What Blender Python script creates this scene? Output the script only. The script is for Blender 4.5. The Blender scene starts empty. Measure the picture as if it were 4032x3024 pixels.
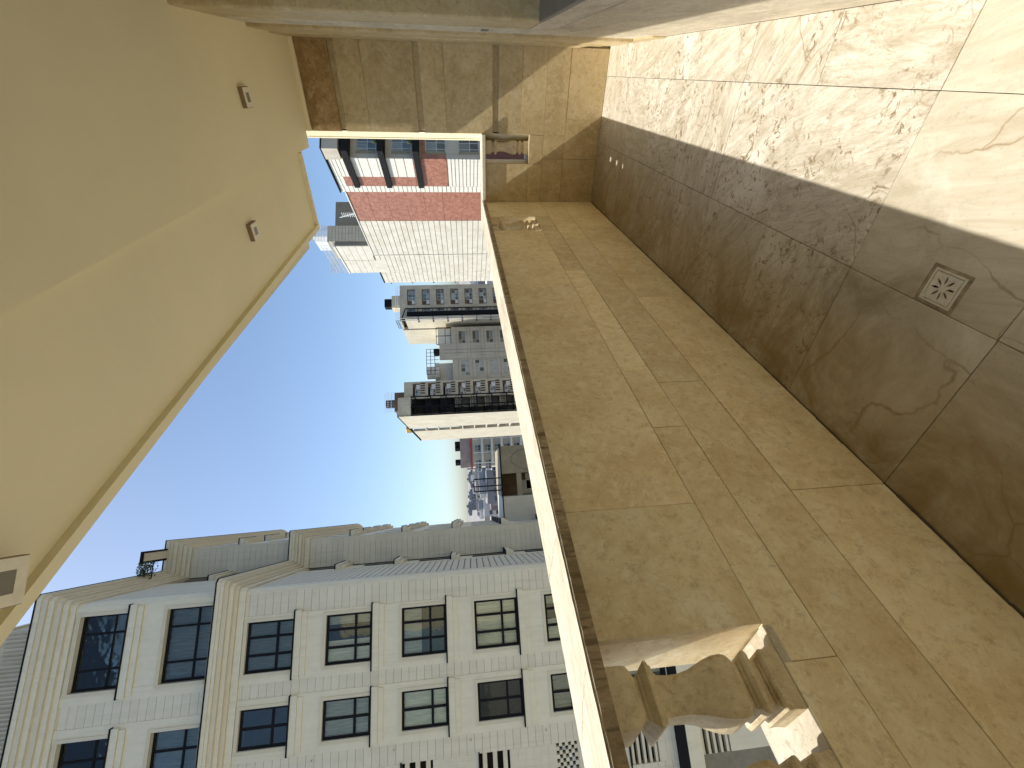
import bpy, bmesh, math, random
from mathutils import Vector, Matrix
random.seed(7)
S = bpy.context.scene
COL = S.collection

# ------------------------------------------------------------------ camera
# rows: right, up, forward of the upright view; the phone was held turned a quarter, so the picture's right is "down"
RIGHT = Vector((0.8082589576767225, 0.5872134263827429, -0.04356431120971664))
UP = Vector((-0.026868581372293268, 0.11068814210831034, 0.9934919297768106))
FWD = Vector((-0.5882138528378761, 0.8018282403809743, -0.10524227409730372))
F = 1690.0
EYE = Vector((0, 0, 1.45))
cd = bpy.data.cameras.new("camera")
cam = bpy.data.objects.new("camera", cd)
COL.objects.link(cam)
cd.sensor_fit = 'HORIZONTAL'
cd.sensor_width = 36.0
cd.lens = 36.0 * F / 4032.0
cd.clip_start = 0.02
cd.clip_end = 6000
m = Matrix.Identity(4)
for i in range(3):
    m[i][0] = -UP[i]; m[i][1] = RIGHT[i]; m[i][2] = -FWD[i]; m[i][3] = EYE[i]
cam.matrix_world = m
S.camera = cam

# ------------------------------------------------------------------ world, sun, exposure
SUNV = Vector((0.663, 0.178, -1.0)).normalized()      # direction the light travels
w = bpy.data.worlds.new("World"); S.world = w; w.use_nodes = True
nt = w.node_tree; nt.nodes.clear()
sky = nt.nodes.new("ShaderNodeTexSky"); sky.sky_type = 'NISHITA'; sky.sun_disc = False
to = -SUNV
sky.sun_elevation = math.asin(to.z)
sky.sun_rotation = math.atan2(to.x, to.y)
sky.altitude = 0; sky.air_density = 0.75; sky.dust_density = 1.7; sky.ozone_density = 1.2
bg = nt.nodes.new("ShaderNodeBackground"); bg.inputs[1].default_value = 0.117
wo = nt.nodes.new("ShaderNodeOutputWorld")
tn = nt.nodes.new("ShaderNodeMix"); tn.data_type = 'RGBA'; tn.blend_type = 'MULTIPLY'; tn.inputs[0].default_value = 1.0
tn.inputs[7].default_value = (0.90, 0.99, 1.0, 1)
nt.links.new(sky.outputs[0], tn.inputs[6]); nt.links.new(tn.outputs[2], bg.inputs[0]); nt.links.new(bg.outputs[0], wo.inputs[0])
sl = bpy.data.lights.new("sun", 'SUN'); sl.energy = 3.25; sl.angle = math.radians(0.53); sl.color = (1.0, 0.955, 0.88)
so = bpy.data.objects.new("sun", sl); COL.objects.link(so)
so.rotation_euler = SUNV.to_track_quat('-Z', 'Y').to_euler()
S.view_settings.view_transform = 'Standard'; S.view_settings.look = 'None'
S.view_settings.gamma = 1.0; S.view_settings.exposure = 0.86
S.view_settings.use_curve_mapping = False
S.cycles.max_bounces = 12; S.cycles.diffuse_bounces = 10; S.cycles.glossy_bounces = 3
S.cycles.transparent_max_bounces = 12; S.cycles.use_denoising = True
S.cycles.sample_clamp_indirect = 6.0

# ------------------------------------------------------------------ pixel -> world helpers (survey of the photograph)
def ray(px, py):
    return RIGHT * (1512 - py) - UP * (px - 2016.0) + FWD * F
def atD(px, py, D):
    d = ray(px, py); d /= math.hypot(d.x, d.y); return EYE + d * D

# ------------------------------------------------------------------ materials
def nodes(mt):
    mt.use_nodes = True; t = mt.node_tree; return t, t.nodes["Principled BSDF"]
def N(t, typ, **kw):
    n = t.nodes.new(typ)
    for k, v in kw.items():
        if k.startswith('i_'):
            n.inputs[k[2:].replace('_', ' ')].default_value = v
        else: setattr(n, k, v)
    return n
def ramp(t, fac, stops):
    r = t.nodes.new("ShaderNodeValToRGB"); e = r.color_ramp.elements
    while len(e) < len(stops): e.new(0.5)
    for k, (p, c) in enumerate(stops):
        e[k].position = p; e[k].color = (c, c, c, 1) if isinstance(c, (int, float)) else (*c, 1)
    t.links.new(fac, r.inputs[0]); return r.outputs[0]
def mix(t, fac, a, b, mode='MIX'):
    n = t.nodes.new("ShaderNodeMix"); n.data_type = 'RGBA'; n.blend_type = mode
    for s, v in ((n.inputs[0], fac), (n.inputs[6], a), (n.inputs[7], b)):
        if isinstance(v, (int, float)): s.default_value = v
        elif isinstance(v, tuple): s.default_value = (*v, 1)
        else: t.links.new(v, s)
    return n.outputs[2]
def pos(t, scale=(1, 1, 1), rnd=7.0):
    g = t.nodes.new("ShaderNodeNewGeometry"); oi = t.nodes.new("ShaderNodeObjectInfo")
    mu = N(t, "ShaderNodeVectorMath", operation='MULTIPLY'); mu.inputs[1].default_value = scale
    t.links.new(g.outputs["Position"], mu.inputs[0])
    k = N(t, "ShaderNodeMath", operation='MULTIPLY'); k.inputs[1].default_value = rnd
    t.links.new(oi.outputs["Random"], k.inputs[0])
    ad = N(t, "ShaderNodeVectorMath", operation='ADD')
    t.links.new(mu.outputs[0], ad.inputs[0]); t.links.new(k.outputs[0], ad.inputs[1])
    return ad.outputs[0], oi.outputs["Random"]
def noise(t, vec, scale, detail=6, rough=0.6, dist=0.0):
    n = N(t, "ShaderNodeTexNoise"); n.inputs["Scale"].default_value = scale; n.inputs["Detail"].default_value = detail
    n.inputs["Roughness"].default_value = rough; n.inputs["Distortion"].default_value = dist
    t.links.new(vec, n.inputs["Vector"]); return n.outputs["Fac"]
def bump(t, b, h, strength, dist):
    n = t.nodes.new("ShaderNodeBump"); n.inputs["Strength"].default_value = strength; n.inputs["Distance"].default_value = dist
    t.links.new(h, n.inputs["Height"]); t.links.new(n.outputs[0], b.inputs["Normal"])

def travertine(name, base, dark, light, scale=(1, 1, 1), rough=0.55, spot=0.5, tint=0.14, bumpy=0.25):
    mt = bpy.data.materials.new(name); t, b = nodes(mt)
    v, rnd = pos(t, scale)
    n1 = noise(t, v, 2.2, 9, 0.7, 0.3); n2 = noise(t, v, 10.0, 14, 0.82, 0.5); n3 = noise(t, v, 42, 8, 0.8, 0.2)
    n4 = noise(t, v, 26, 10, 0.85, 0.3)
    c = mix(t, ramp(t, n1, [(0.38, 0.0), (0.56, 1.0)]), dark, base)
    c = mix(t, ramp(t, n2, [(0.50, 0.0), (0.60, 0.7)]), c, light)
    c = mix(t, ramp(t, n2, [(0.36, 0.7), (0.47, 0.0)]), c, dark)
    c = mix(t, ramp(t, n4, [(0.37, 0.75), (0.49, 0.0)]), c, (dark[0] * 0.76, dark[1] * 0.70, dark[2] * 0.62))
    c = mix(t, ramp(t, n4, [(0.55, 0.0), (0.68, 0.5)]), c, light)
    sp = ramp(t, n3, [(0.30, spot), (0.44, 0.0)])
    c = mix(t, sp, c, tuple(x * 0.5 for x in dark))
    tv = N(t, "ShaderNodeMapRange"); tv.inputs[3].default_value = 1 - tint; tv.inputs[4].default_value = 1 + tint * 0.6
    t.links.new(rnd, tv.inputs[0])
    cc = t.nodes.new("ShaderNodeCombineColor")
    for i in range(3): t.links.new(tv.outputs[0], cc.inputs[i])
    c = mix(t, 1.0, c, cc.outputs[0], 'MULTIPLY')
    t.links.new(c, b.inputs["Base Color"])
    rr = N(t, "ShaderNodeMapRange"); rr.inputs[3].default_value = rough - 0.12; rr.inputs[4].default_value = rough + 0.18
    t.links.new(n2, rr.inputs[0]); t.links.new(rr.outputs[0], b.inputs["Roughness"])
    h = N(t, "ShaderNodeMath", operation='SUBTRACT'); t.links.new(n2, h.inputs[0]); t.links.new(sp, h.inputs[1])
    bump(t, b, h.outputs[0], bumpy, 0.004)
    return mt

def streaks(mt, amt=0.35, col=(0.36, 0.33, 0.25)):
    t = mt.node_tree; b = t.nodes["Principled BSDF"]; g = t.nodes.new("ShaderNodeNewGeometry")
    mp = N(t, "ShaderNodeMapping"); mp.inputs["Scale"].default_value = (2.6, 2.6, 0.12); t.links.new(g.outputs["Position"], mp.inputs["Vector"])
    n = noise(t, mp.outputs[0], 1.8, 7, 0.75, 0.2); n0 = noise(t, g.outputs["Position"], 0.35, 4, 0.6, 0.2)
    k = N(t, "ShaderNodeMath", operation='MULTIPLY'); t.links.new(ramp(t, n, [(0.46, 0.0), (0.66, amt)]), k.inputs[0]); t.links.new(ramp(t, n0, [(0.35, 0.25), (0.65, 1.0)]), k.inputs[1])
    old = b.inputs["Base Color"].links[0].from_socket
    c = mix(t, k.outputs[0], old, col); t.links.new(c, b.inputs["Base Color"])
def plain(name, col, rough=0.7, var=0.12, sc=6.0, metal=0.0, bumpv=0.0, fine=0.0, spec=None, scale=(1, 1, 1), tint=0.0):
    mt = bpy.data.materials.new(name); t, b = nodes(mt)
    v, rnd = pos(t, scale, 3.0)
    n1 = noise(t, v, sc, 6, 0.65, 0.3)
    lo = tuple(c * (1 - var) for c in col); hi = tuple(min(1, c * (1 + var * 0.6)) for c in col)
    c = mix(t, ramp(t, n1, [(0.3, 0.0), (0.7, 1.0)]), lo, hi)
    if tint:
        tv = N(t, "ShaderNodeMapRange"); tv.inputs[3].default_value = 1 - tint; tv.inputs[4].default_value = 1 + tint * 0.5
        t.links.new(rnd, tv.inputs[0]); cc = t.nodes.new("ShaderNodeCombineColor")
        for i in range(3): t.links.new(tv.outputs[0], cc.inputs[i])
        c = mix(t, 1.0, c, cc.outputs[0], 'MULTIPLY')
    t.links.new(c, b.inputs["Base Color"])
    b.inputs["Roughness"].default_value = rough; b.inputs["Metallic"].default_value = metal
    if spec is not None: b.inputs["Specular IOR Level"].default_value = spec
    if bumpv:
        n2 = noise(t, v, fine or sc * 12, 4, 0.7); bump(t, b, n2, bumpv, 0.003)
    return mt

def floor_marble(name, busy):
    mt = bpy.data.materials.new(name); t, b = nodes(mt)
    v, rnd = pos(t, (1, 1, 1), 5.0)
    g = t.nodes.new("ShaderNodeNewGeometry")
    # streaks that run across each stone, swirled by noise
    mp0 = N(t, "ShaderNodeVectorRotate", rotation_type='Z_AXIS'); t.links.new(v, mp0.inputs["Vector"])
    ang = N(t, "ShaderNodeMath", operation='MULTIPLY_ADD'); ang.inputs[1].default_value = 1.9; ang.inputs[2].default_value = -0.2
    t.links.new(rnd, ang.inputs[0]); t.links.new(ang.outputs[0], mp0.inputs["Angle"])
    mp = N(t, "ShaderNodeMapping"); mp.inputs["Scale"].default_value = (1.0, 4.5, 1.0)
    t.links.new(mp0.outputs[0], mp.inputs["Vector"])
    s1 = noise(t, mp.outputs[0], 3.2, 10, 0.72, 1.2); s2 = noise(t, mp.outputs[0], 12, 8, 0.75, 1.5)
    n1 = noise(t, v, 1.7, 8, 0.65, 1.1); n2 = noise(t, v, 16, 8, 0.75, 1.8); n3 = noise(t, v, 60, 5, 0.7, 0.3)
    c = mix(t, ramp(t, s1, [(0.34, 0.0), (0.62, 1.0)]), *(((0.40, 0.345, 0.25), (0.66, 0.615, 0.52)) if busy else ((0.46, 0.405, 0.30), (0.59, 0.535, 0.425))))
    c = mix(t, ramp(t, s2, [(0.32, 0.8 * busy + 0.12), (0.50, 0.0)]), c, (0.36, 0.30, 0.20))
    c = mix(t, ramp(t, n1, [(0.54, 0.0), (0.70, 0.7)]), c, (0.74, 0.705, 0.62))
    # brown pits gathered in a swirling patch
    pm = ramp(t, n1, [(0.40, 0.0), (0.52, 1.0 * busy)])
    pit = ramp(t, n2, [(0.39, 1.0), (0.46, 0.0)])
    pp = N(t, "ShaderNodeMath", operation='MULTIPLY'); t.links.new(pm, pp.inputs[0]); t.links.new(pit, pp.inputs[1])
    c = mix(t, pp.outputs[0], c, (0.22, 0.16, 0.085))
    # thin veins and hairline cracks
    wv = noise(t, v, 1.6, 5, 0.6, 0.0)
    vm = N(t, "ShaderNodeVectorMath", operation='ADD'); sc = N(t, "ShaderNodeVectorMath", operation='SCALE'); sc.inputs[3].default_value = 0.22
    nc = N(t, "ShaderNodeTexNoise"); nc.inputs["Scale"].default_value = 3.0; nc.inputs["Detail"].default_value = 6; t.links.new(v, nc.inputs["Vector"])
    t.links.new(nc.outputs["Color"], sc.inputs[0]); t.links.new(v, vm.inputs[0]); t.links.new(sc.outputs[0], vm.inputs[1])
    vo = N(t, "ShaderNodeTexVoronoi", feature='DISTANCE_TO_EDGE'); vo.inputs["Scale"].default_value = 2.3; t.links.new(vm.outputs[0], vo.inputs["Vector"])
    vein = ramp(t, vo.outputs["Distance"], [(0.0, 0.85), (0.004, 0.5), (0.009, 0.0)])
    vk = N(t, "ShaderNodeMath", operation='MULTIPLY'); t.links.new(vein, vk.inputs[0])
    t.links.new(ramp(t, wv, [(0.48, 0.0), (0.58, 1.0)]), vk.inputs[1])
    c = mix(t, vk.outputs[0], c, (0.30, 0.215, 0.12))
    c = mix(t, ramp(t, n3, [(0.33, 0.3), (0.42, 0.0)]), c, (0.25, 0.2, 0.13))
    # grime and painted-in shade, deepening towards the parapet; grime alone round the gully
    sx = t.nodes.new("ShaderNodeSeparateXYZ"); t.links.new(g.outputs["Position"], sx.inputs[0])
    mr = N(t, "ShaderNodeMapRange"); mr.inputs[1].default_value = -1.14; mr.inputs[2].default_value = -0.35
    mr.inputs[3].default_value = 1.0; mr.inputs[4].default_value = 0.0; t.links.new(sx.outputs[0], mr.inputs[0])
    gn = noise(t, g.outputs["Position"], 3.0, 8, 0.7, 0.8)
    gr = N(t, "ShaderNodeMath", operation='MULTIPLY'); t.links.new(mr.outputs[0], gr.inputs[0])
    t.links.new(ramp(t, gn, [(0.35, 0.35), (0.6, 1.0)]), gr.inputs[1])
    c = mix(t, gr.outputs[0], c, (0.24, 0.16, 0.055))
    vd = N(t, "ShaderNodeVectorMath", operation='DISTANCE'); vd.inputs[1].default_value = (-0.60, 1.33, 0.0)
    t.links.new(g.outputs["Position"], vd.inputs[0])
    dm = N(t, "ShaderNodeMapRange"); dm.inputs[1].default_value = 0.05; dm.inputs[2].default_value = 0.42
    dm.inputs[3].default_value = 0.85; dm.inputs[4].default_value = 0.0; t.links.new(vd.outputs["Value"], dm.inputs[0])
    dk = N(t, "ShaderNodeMath", operation='MULTIPLY'); t.links.new(dm.outputs[0], dk.inputs[0])
    t.links.new(ramp(t, gn, [(0.42, 0.1), (0.62, 1.0)]), dk.inputs[1])
    c = mix(t, dk.outputs[0], c, (0.24, 0.19, 0.11))
    t.links.new(c, b.inputs["Base Color"]); b.inputs["Roughness"].default_value = 0.42
    h = N(t, "ShaderNodeMath", operation='SUBTRACT'); t.links.new(s2, h.inputs[0]); t.links.new(pp.outputs[0], h.inputs[1])
    bump(t, b, h.outputs[0], 0.18, 0.003)
    return mt

def glass(name, tint=(0.75, 0.8, 0.8), k=1.7):
    mt = bpy.data.materials.new(name); mt.use_nodes = True; t = mt.node_tree; t.nodes.clear()
    o = t.nodes.new("ShaderNodeOutputMaterial"); mx = t.nodes.new("ShaderNodeMixShader")
    tr = t.nodes.new("ShaderNodeBsdfTransparent"); tr.inputs[0].default_value = (*tint, 1)
    gl = t.nodes.new("ShaderNodeBsdfGlossy"); gl.inputs["Roughness"].default_value = 0.03; gl.inputs[0].default_value = (0.86, 0.86, 0.80, 1)
    v, rnd = pos(t, (1, 1, 1), 9.0); nz = noise(t, v, 1.3, 2, 0.5, 0.4)
    bp = t.nodes.new("ShaderNodeBump"); bp.inputs["Strength"].default_value = 0.10; bp.inputs["Distance"].default_value = 0.05
    t.links.new(nz, bp.inputs["Height"]); t.links.new(bp.outputs[0], gl.inputs["Normal"])
    lw = t.nodes.new("ShaderNodeFresnel"); lw.inputs[0].default_value = k
    t.links.new(lw.outputs[0], mx.inputs[0]); t.links.new(tr.outputs[0], mx.inputs[1]); t.links.new(gl.outputs[0], mx.inputs[2])
    t.links.new(mx.outputs[0], o.inputs[0]); return mt

def granite():
    mt = bpy.data.materials.new("red_granite"); t, b = nodes(mt); v, rnd = pos(t, (1, 1, 1), 0.0)
    n = noise(t, v, 2.6, 4, 0.8, 0.3); n2 = noise(t, v, 9.0, 3, 0.8)
    c = mix(t, ramp(t, n, [(0.40, 0.0), (0.60, 1.0)]), (0.25, 0.09, 0.055), (0.40, 0.18, 0.115))
    c = mix(t, ramp(t, n2, [(0.55, 0.0), (0.7, 0.7)]), c, (0.48, 0.25, 0.16))
    t.links.new(c, b.inputs["Base Color"]); b.inputs["Roughness"].default_value = 0.5; return mt

def stained_white():
    mt = bpy.data.materials.new("pale_cladding_stained"); t, b = nodes(mt); v, rnd = pos(t, (1, 1, 1), 0.0)
    n = noise(t, v, 0.9, 8, 0.7, 0.5)
    c = mix(t, ramp(t, n, [(0.35, 0.0), (0.6, 1.0)]), (0.54, 0.50, 0.40), (0.66, 0.63, 0.54))
    mp = N(t, "ShaderNodeMapping"); mp.inputs["Scale"].default_value = (1.6, 1.6, 0.18); t.links.new(v, mp.inputs["Vector"])
    n2 = noise(t, mp.outputs[0], 1.5, 7, 0.75, 0.2)
    c = mix(t, ramp(t, n2, [(0.30, 0.55), (0.42, 0.0)]), c, (0.42, 0.37, 0.26))
    g = t.nodes.new("ShaderNodeNewGeometry"); vs_ = N(t, "ShaderNodeVectorMath", operation='SUBTRACT')
    rp = RUST; vs_.inputs[1].default_value = rp; t.links.new(g.outputs["Position"], vs_.inputs[0])
    vm_ = N(t, "ShaderNodeVectorMath", operation='MULTIPLY'); vm_.inputs[1].default_value = (1.0, 1.0, 0.5); t.links.new(vs_.outputs[0], vm_.inputs[0])
    ln = N(t, "ShaderNodeVectorMath", operation='LENGTH'); t.links.new(vm_.outputs[0], ln.inputs[0])
    mk = N(t, "ShaderNodeMapRange"); mk.inputs[1].default_value = 0.3; mk.inputs[2].default_value = 3.2; mk.inputs[3].default_value = 1.0; mk.inputs[4].default_value = 0.0
    t.links.new(ln.outputs["Value"], mk.inputs[0]); n3 = noise(t, mp.outputs[0], 5.0, 7, 0.8, 0.3)
    mm = N(t, "ShaderNodeMath", operation='MULTIPLY'); t.links.new(mk.outputs[0], mm.inputs[0]); t.links.new(ramp(t, n3, [(0.42, 0.0), (0.58, 1.0)]), mm.inputs[1])
    c = mix(t, mm.outputs[0], c, (0.42, 0.24, 0.06))
    t.links.new(c, b.inputs["Base Color"]); b.inputs["Roughness"].default_value = 0.75; return mt
RUST = tuple(atD(1430, 1035, 53.5))

M = {}
M['trav'] = travertine("travertine_wall", (0.85, 0.73, 0.47), (0.71, 0.57, 0.32), (0.92, 0.84, 0.63), tint=0.13, spot=0.35)
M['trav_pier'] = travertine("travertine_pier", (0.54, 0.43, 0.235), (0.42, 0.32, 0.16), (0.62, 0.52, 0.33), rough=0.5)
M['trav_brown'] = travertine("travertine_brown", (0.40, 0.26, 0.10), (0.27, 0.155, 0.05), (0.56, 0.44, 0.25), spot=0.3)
M['trav_bal'] = travertine("travertine_baluster", (0.70, 0.59, 0.38), (0.50, 0.39, 0.22), (0.78, 0.68, 0.48), rough=0.6, tint=0.05)
M['coping'] = travertine("coping_stone_honed", (0.60, 0.54, 0.41), (0.46, 0.39, 0.27), (0.68, 0.63, 0.51), scale=(2.4, 0.6, 2.4), rough=0.6, spot=0.5, tint=0.03)
M['sill_stone'] = travertine('sill_stone', (0.50, 0.45, 0.34), (0.38, 0.32, 0.22), (0.60, 0.55, 0.43), rough=0.6, spot=0.8, tint=0.03)
M['coping_edge'] = travertine("coping_stone_rough_edge", (0.46, 0.36, 0.23), (0.28, 0.21, 0.12), (0.58, 0.48, 0.33), scale=(1, 1, 0.5), rough=0.8, spot=0.8, tint=0.08, bumpy=0.6)
def ridged(mt):
    t = mt.node_tree; b = t.nodes["Principled BSDF"]; g = t.nodes.new("ShaderNodeNewGeometry")
    mp = N(t, "ShaderNodeMapping"); mp.inputs["Scale"].default_value = (0.4, 26.0, 3.0); t.links.new(g.outputs["Position"], mp.inputs["Vector"])
    n = noise(t, mp.outputs[0], 1.6, 5, 0.65, 0.8)
    old = b.inputs["Base Color"].links[0].from_socket
    c = mix(t, ramp(t, n, [(0.40, 0.8), (0.50, 0.0)]), old, (0.16, 0.115, 0.06)); t.links.new(c, b.inputs["Base Color"])
    bump(t, b, n, 0.9, 0.006)
ridged(M['coping_edge'])
M['grey_stone'] = plain("grey_sill_stone", (0.20, 0.19, 0.165), 0.5, 0.2, 14, bumpv=0.1, fine=90)
M['grey_wall'] = travertine("grey_honed_wall", (0.62, 0.55, 0.41), (0.42, 0.37, 0.27), (0.72, 0.66, 0.53), scale=(1, 1.0, 3.0), rough=0.5, spot=0.3)
M['floor'] = floor_marble('floor_marble_busy', 1.0); M['floor_plain'] = floor_marble('floor_marble_plain', 0.0)
M['grout'] = plain("dark_joint", (0.10, 0.075, 0.045), 0.9, 0.4, 20)
M['ceil'] = plain("cream_ceiling_paint", (0.85, 0.77, 0.52), 0.85, 0.05, 1.3, bumpv=0.12, fine=160)
M['plaster'] = plain("cream_outer_plaster", (0.74, 0.68, 0.47), 0.85, 0.05, 2, bumpv=0.3, fine=60)
M['lamp_case'] = plain("lamp_case", (0.82, 0.76, 0.60), 0.5, 0.08, 20)
M['lamp_side'] = plain("lamp_side_dark", (0.26, 0.18, 0.10), 0.6, 0.2, 20)
M['lamp_lens'] = plain("lamp_lens", (0.24, 0.22, 0.17), 0.45, 0.08, 60)
M['brass'] = plain("yellow_connector", (0.42, 0.30, 0.03), 0.35, 0.15, 30, spec=0.6)
M['drain'] = plain("drain_stone", (0.58, 0.54, 0.44), 0.6, 0.25, 30, bumpv=0.3)
M['mortar'] = plain("drain_mortar", (0.36, 0.30, 0.20), 0.9, 0.5, 25, bumpv=0.8)
M['pale_bounce'] = plain('pale_bounce', (0.85, 0.82, 0.72), 0.9, 0.1, 4)  # pale stuff of the added light-bouncing panel behind the right-hand window
M['black'] = plain("black_metal", (0.008, 0.009, 0.012), 0.7, 0.2, 5, spec=0.15)
M['dark'] = plain("dark_interior", (0.05, 0.048, 0.045), 0.9, 0.3, 1.5)
M['white_clad'] = plain("off_white_cladding", (0.66, 0.62, 0.51), 0.6, 0.05, 1.5, bumpv=0.05, tint=0.04)
M['white_trim'] = plain("off_white_trim", (0.69, 0.65, 0.53), 0.6, 0.05, 2.5, bumpv=0.05)
M['cream_trim'] = plain("cream_trim", (0.62, 0.575, 0.46), 0.6, 0.05, 2.5)
M['joint'] = plain("joint_grey", (0.22, 0.20, 0.16), 0.9, 0.2, 3)  # plain grey of the joints and the backing behind them
M['glass'] = glass("window_glass", (0.90, 0.92, 0.91), 1.55)
M['glass_blue'] = glass("window_glass_coated", (0.72, 0.76, 0.76), 1.7)
M['curtain'] = plain("curtain_pale", (0.80, 0.80, 0.72), 0.9, 0.25, 2.5, scale=(6, 6, 0.5))
M['curtain2'] = plain("curtain_grey", (0.50, 0.52, 0.50), 0.9, 0.35, 2.5, scale=(6, 6, 0.5))
M['r_white'] = plain("tower_white_cladding", (0.72, 0.70, 0.62), 0.7, 0.05, 1.2)
M['r_pale'] = stained_white()
M['granite'] = granite()
for k_ in ('white_clad', 'white_trim', 'r_white'): streaks(M[k_], 0.30)

M['r_black'] = plain("black_granite", (0.014, 0.014, 0.014), 0.65, 0.3, 3, spec=0.15)
M['seam'] = plain("open_joint_brown", (0.33, 0.29, 0.20), 0.9, 0.2, 3)
M['r_red'] = plain("rust_red_metal", (0.16, 0.05, 0.03), 0.6, 0.3, 3)
M['concrete'] = plain("tower_concrete", (0.60, 0.53, 0.40), 0.8, 0.22, 0.45, bumpv=0.2, fine=3, tint=0.03)
M['concrete_l'] = plain("tower_pale_side", (0.58, 0.52, 0.39), 0.8, 0.16, 0.4)
M['concrete_g'] = plain("grey_tower_stone", (0.54, 0.49, 0.39), 0.75, 0.15, 0.5)
for k_ in ('concrete', 'concrete_l', 'concrete_g'): streaks(M[k_], 0.5, (0.22, 0.19, 0.13))
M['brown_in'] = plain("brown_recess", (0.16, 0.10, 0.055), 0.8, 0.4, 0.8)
M['ac'] = plain("ac_white", (0.62, 0.62, 0.60), 0.5, 0.06, 3)
M['alu'] = plain("pale_frame", (0.55, 0.56, 0.54), 0.4, 0.05, 3)
M['pane_d'] = plain("pane_dark", (0.05, 0.06, 0.065), 0.12, 0.6, 0.6, spec=0.8)
M['pane_m'] = plain("pane_grey_curtain", (0.20, 0.22, 0.21), 0.15, 0.5, 1.6, spec=0.8, scale=(3, 3, .5))
M['pane_l'] = plain("pane_pale_curtain", (0.42, 0.43, 0.39), 0.2, 0.35, 1.6, spec=0.6, scale=(3, 3, .5))
M['rail_white'] = plain("white_railing", (0.7, 0.72, 0.72), 0.5, 0.05, 3)
M['red'] = plain("red_band", (0.42, 0.05, 0.05), 0.6, 0.1, 2)
M['pink_roof'] = plain("dusty_roof", (0.36, 0.29, 0.26), 0.9, 0.3, 0.3)
M['ground'] = plain("dusty_ground", (0.24, 0.22, 0.19), 0.95, 0.35, 0.03)
M['hill'] = plain("dry_hillside", (0.30, 0.28, 0.26), 0.95, 0.3, 0.01)
M['leaf'] = plain("plant_leaf", (0.055, 0.085, 0.03), 0.6, 0.4, 8)
M['bark'] = plain("tree_bark", (0.14, 0.10, 0.07), 0.9, 0.3, 8)
M['yellow'] = plain("yellow_tank", (0.65, 0.40, 0.06), 0.5, 0.1, 3)
CITY = [plain("city_wall_%s" % n, c, 0.85, 0.25, 0.12) for n, c in
        (("sand", (0.46, 0.42, 0.35)), ("grey", (0.32, 0.32, 0.33)), ("white", (0.66, 0.64, 0.60)), ("mauve", (0.25, 0.19, 0.20)), ("slate", (0.22, 0.23, 0.25)))]

# ------------------------------------------------------------------ object helpers
def link(o, parent=None):
    COL.objects.link(o)
    if parent: o.parent = parent
    return o
def thing(name, label, cat, loc=(0, 0, 0), rz=0.0, group=None):
    o = bpy.data.objects.new(name, None); link(o); o.location = loc; o.rotation_euler = (0, 0, rz)
    o['label'] = label; o['category'] = cat
    if group: o['group'] = group
    o.empty_display_size = 0.2
    return o
def tag(o, label, cat, group=None):
    o['label'] = label; o['category'] = cat
    if group: o['group'] = group
    return o
_cube = {}
def cube_mesh(mt):
    if mt.name not in _cube:
        me = bpy.data.meshes.new("block"); bm = bmesh.new(); bmesh.ops.create_cube(bm, size=1.0); bm.to_mesh(me); bm.free()
        me.materials.append(mt); _cube[mt.name] = me
    return _cube[mt.name]
def box(name, parent, x0, x1, y0, y1, z0, z1, mt):
    if x1 < x0: x0, x1 = x1, x0
    if y1 < y0: y0, y1 = y1, y0
    o = bpy.data.objects.new(name, cube_mesh(mt)); link(o, parent)
    o.location = ((x0 + x1) / 2, (y0 + y1) / 2, (z0 + z1) / 2); o.scale = (x1 - x0, y1 - y0, z1 - z0)
    return o
class MB:
    def __init__(s): s.bm = bmesh.new()
    def box(s, x0, x1, y0, y1, z0, z1, bev=0.0, seg=1):
        r = bmesh.ops.create_cube(s.bm, size=1.0); vs = r['verts']
        for v in vs:
            v.co = Vector(((x0 + x1) / 2 + v.co.x * (x1 - x0), (y0 + y1) / 2 + v.co.y * (y1 - y0), (z0 + z1) / 2 + v.co.z * (z1 - z0)))
        if bev:
            es = list({e for v in vs for e in v.link_edges})
            bmesh.ops.bevel(s.bm, geom=es, offset=bev, segments=seg, affect='EDGES', profile=0.6)
        return s
    def bar(s, a, b, r, n=6):
        a = Vector(a); b = Vector(b); d = (b - a); L = d.length
        if L < 1e-6: return s
        q = d.to_track_quat('Z', 'Y').to_matrix().to_4x4(); q.translation = (a + b) / 2
        bmesh.ops.create_cone(s.bm, cap_ends=True, segments=n, radius1=r, radius2=r, depth=L, matrix=q)
        return s
    def prism(s, pts, z0, z1):
        lo = [s.bm.verts.new((x, y, z0)) for x, y in pts]; hi = [s.bm.verts.new((x, y, z1)) for x, y in pts]
        n = len(pts)
        s.bm.faces.new(lo[::-1]); s.bm.faces.new(hi)
        for i in range(n): s.bm.faces.new((lo[i], lo[(i + 1) % n], hi[(i + 1) % n], hi[i]))
        return s
    def poly(s, vs):
        s.bm.faces.new([s.bm.verts.new(v) for v in vs]); return s
    def sphere(s, c, r, sub=2, sc=(1, 1, 1)):
        mm = Matrix.Translation(c) @ Matrix.Diagonal((*sc, 1)); bmesh.ops.create_icosphere(s.bm, subdivisions=sub, radius=r, matrix=mm); return s
    def obj(s, name, mt, parent=None, smooth=False):
        me = bpy.data.meshes.new(name); bmesh.ops.recalc_face_normals(s.bm, faces=s.bm.faces[:]); s.bm.to_mesh(me); s.bm.free()
        me.materials.append(mt)
        if smooth:
            for p in me.polygons: p.use_smooth = True
        return link(bpy.data.objects.new(name, me), parent)
def bbox(name, parent, x0, x1, y0, y1, z0, z1, mt, bev=0.003):
    return MB().box(min(x0, x1), max(x0, x1), min(y0, y1), max(y0, y1), z0, z1, bev).obj(name, mt, parent)
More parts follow.
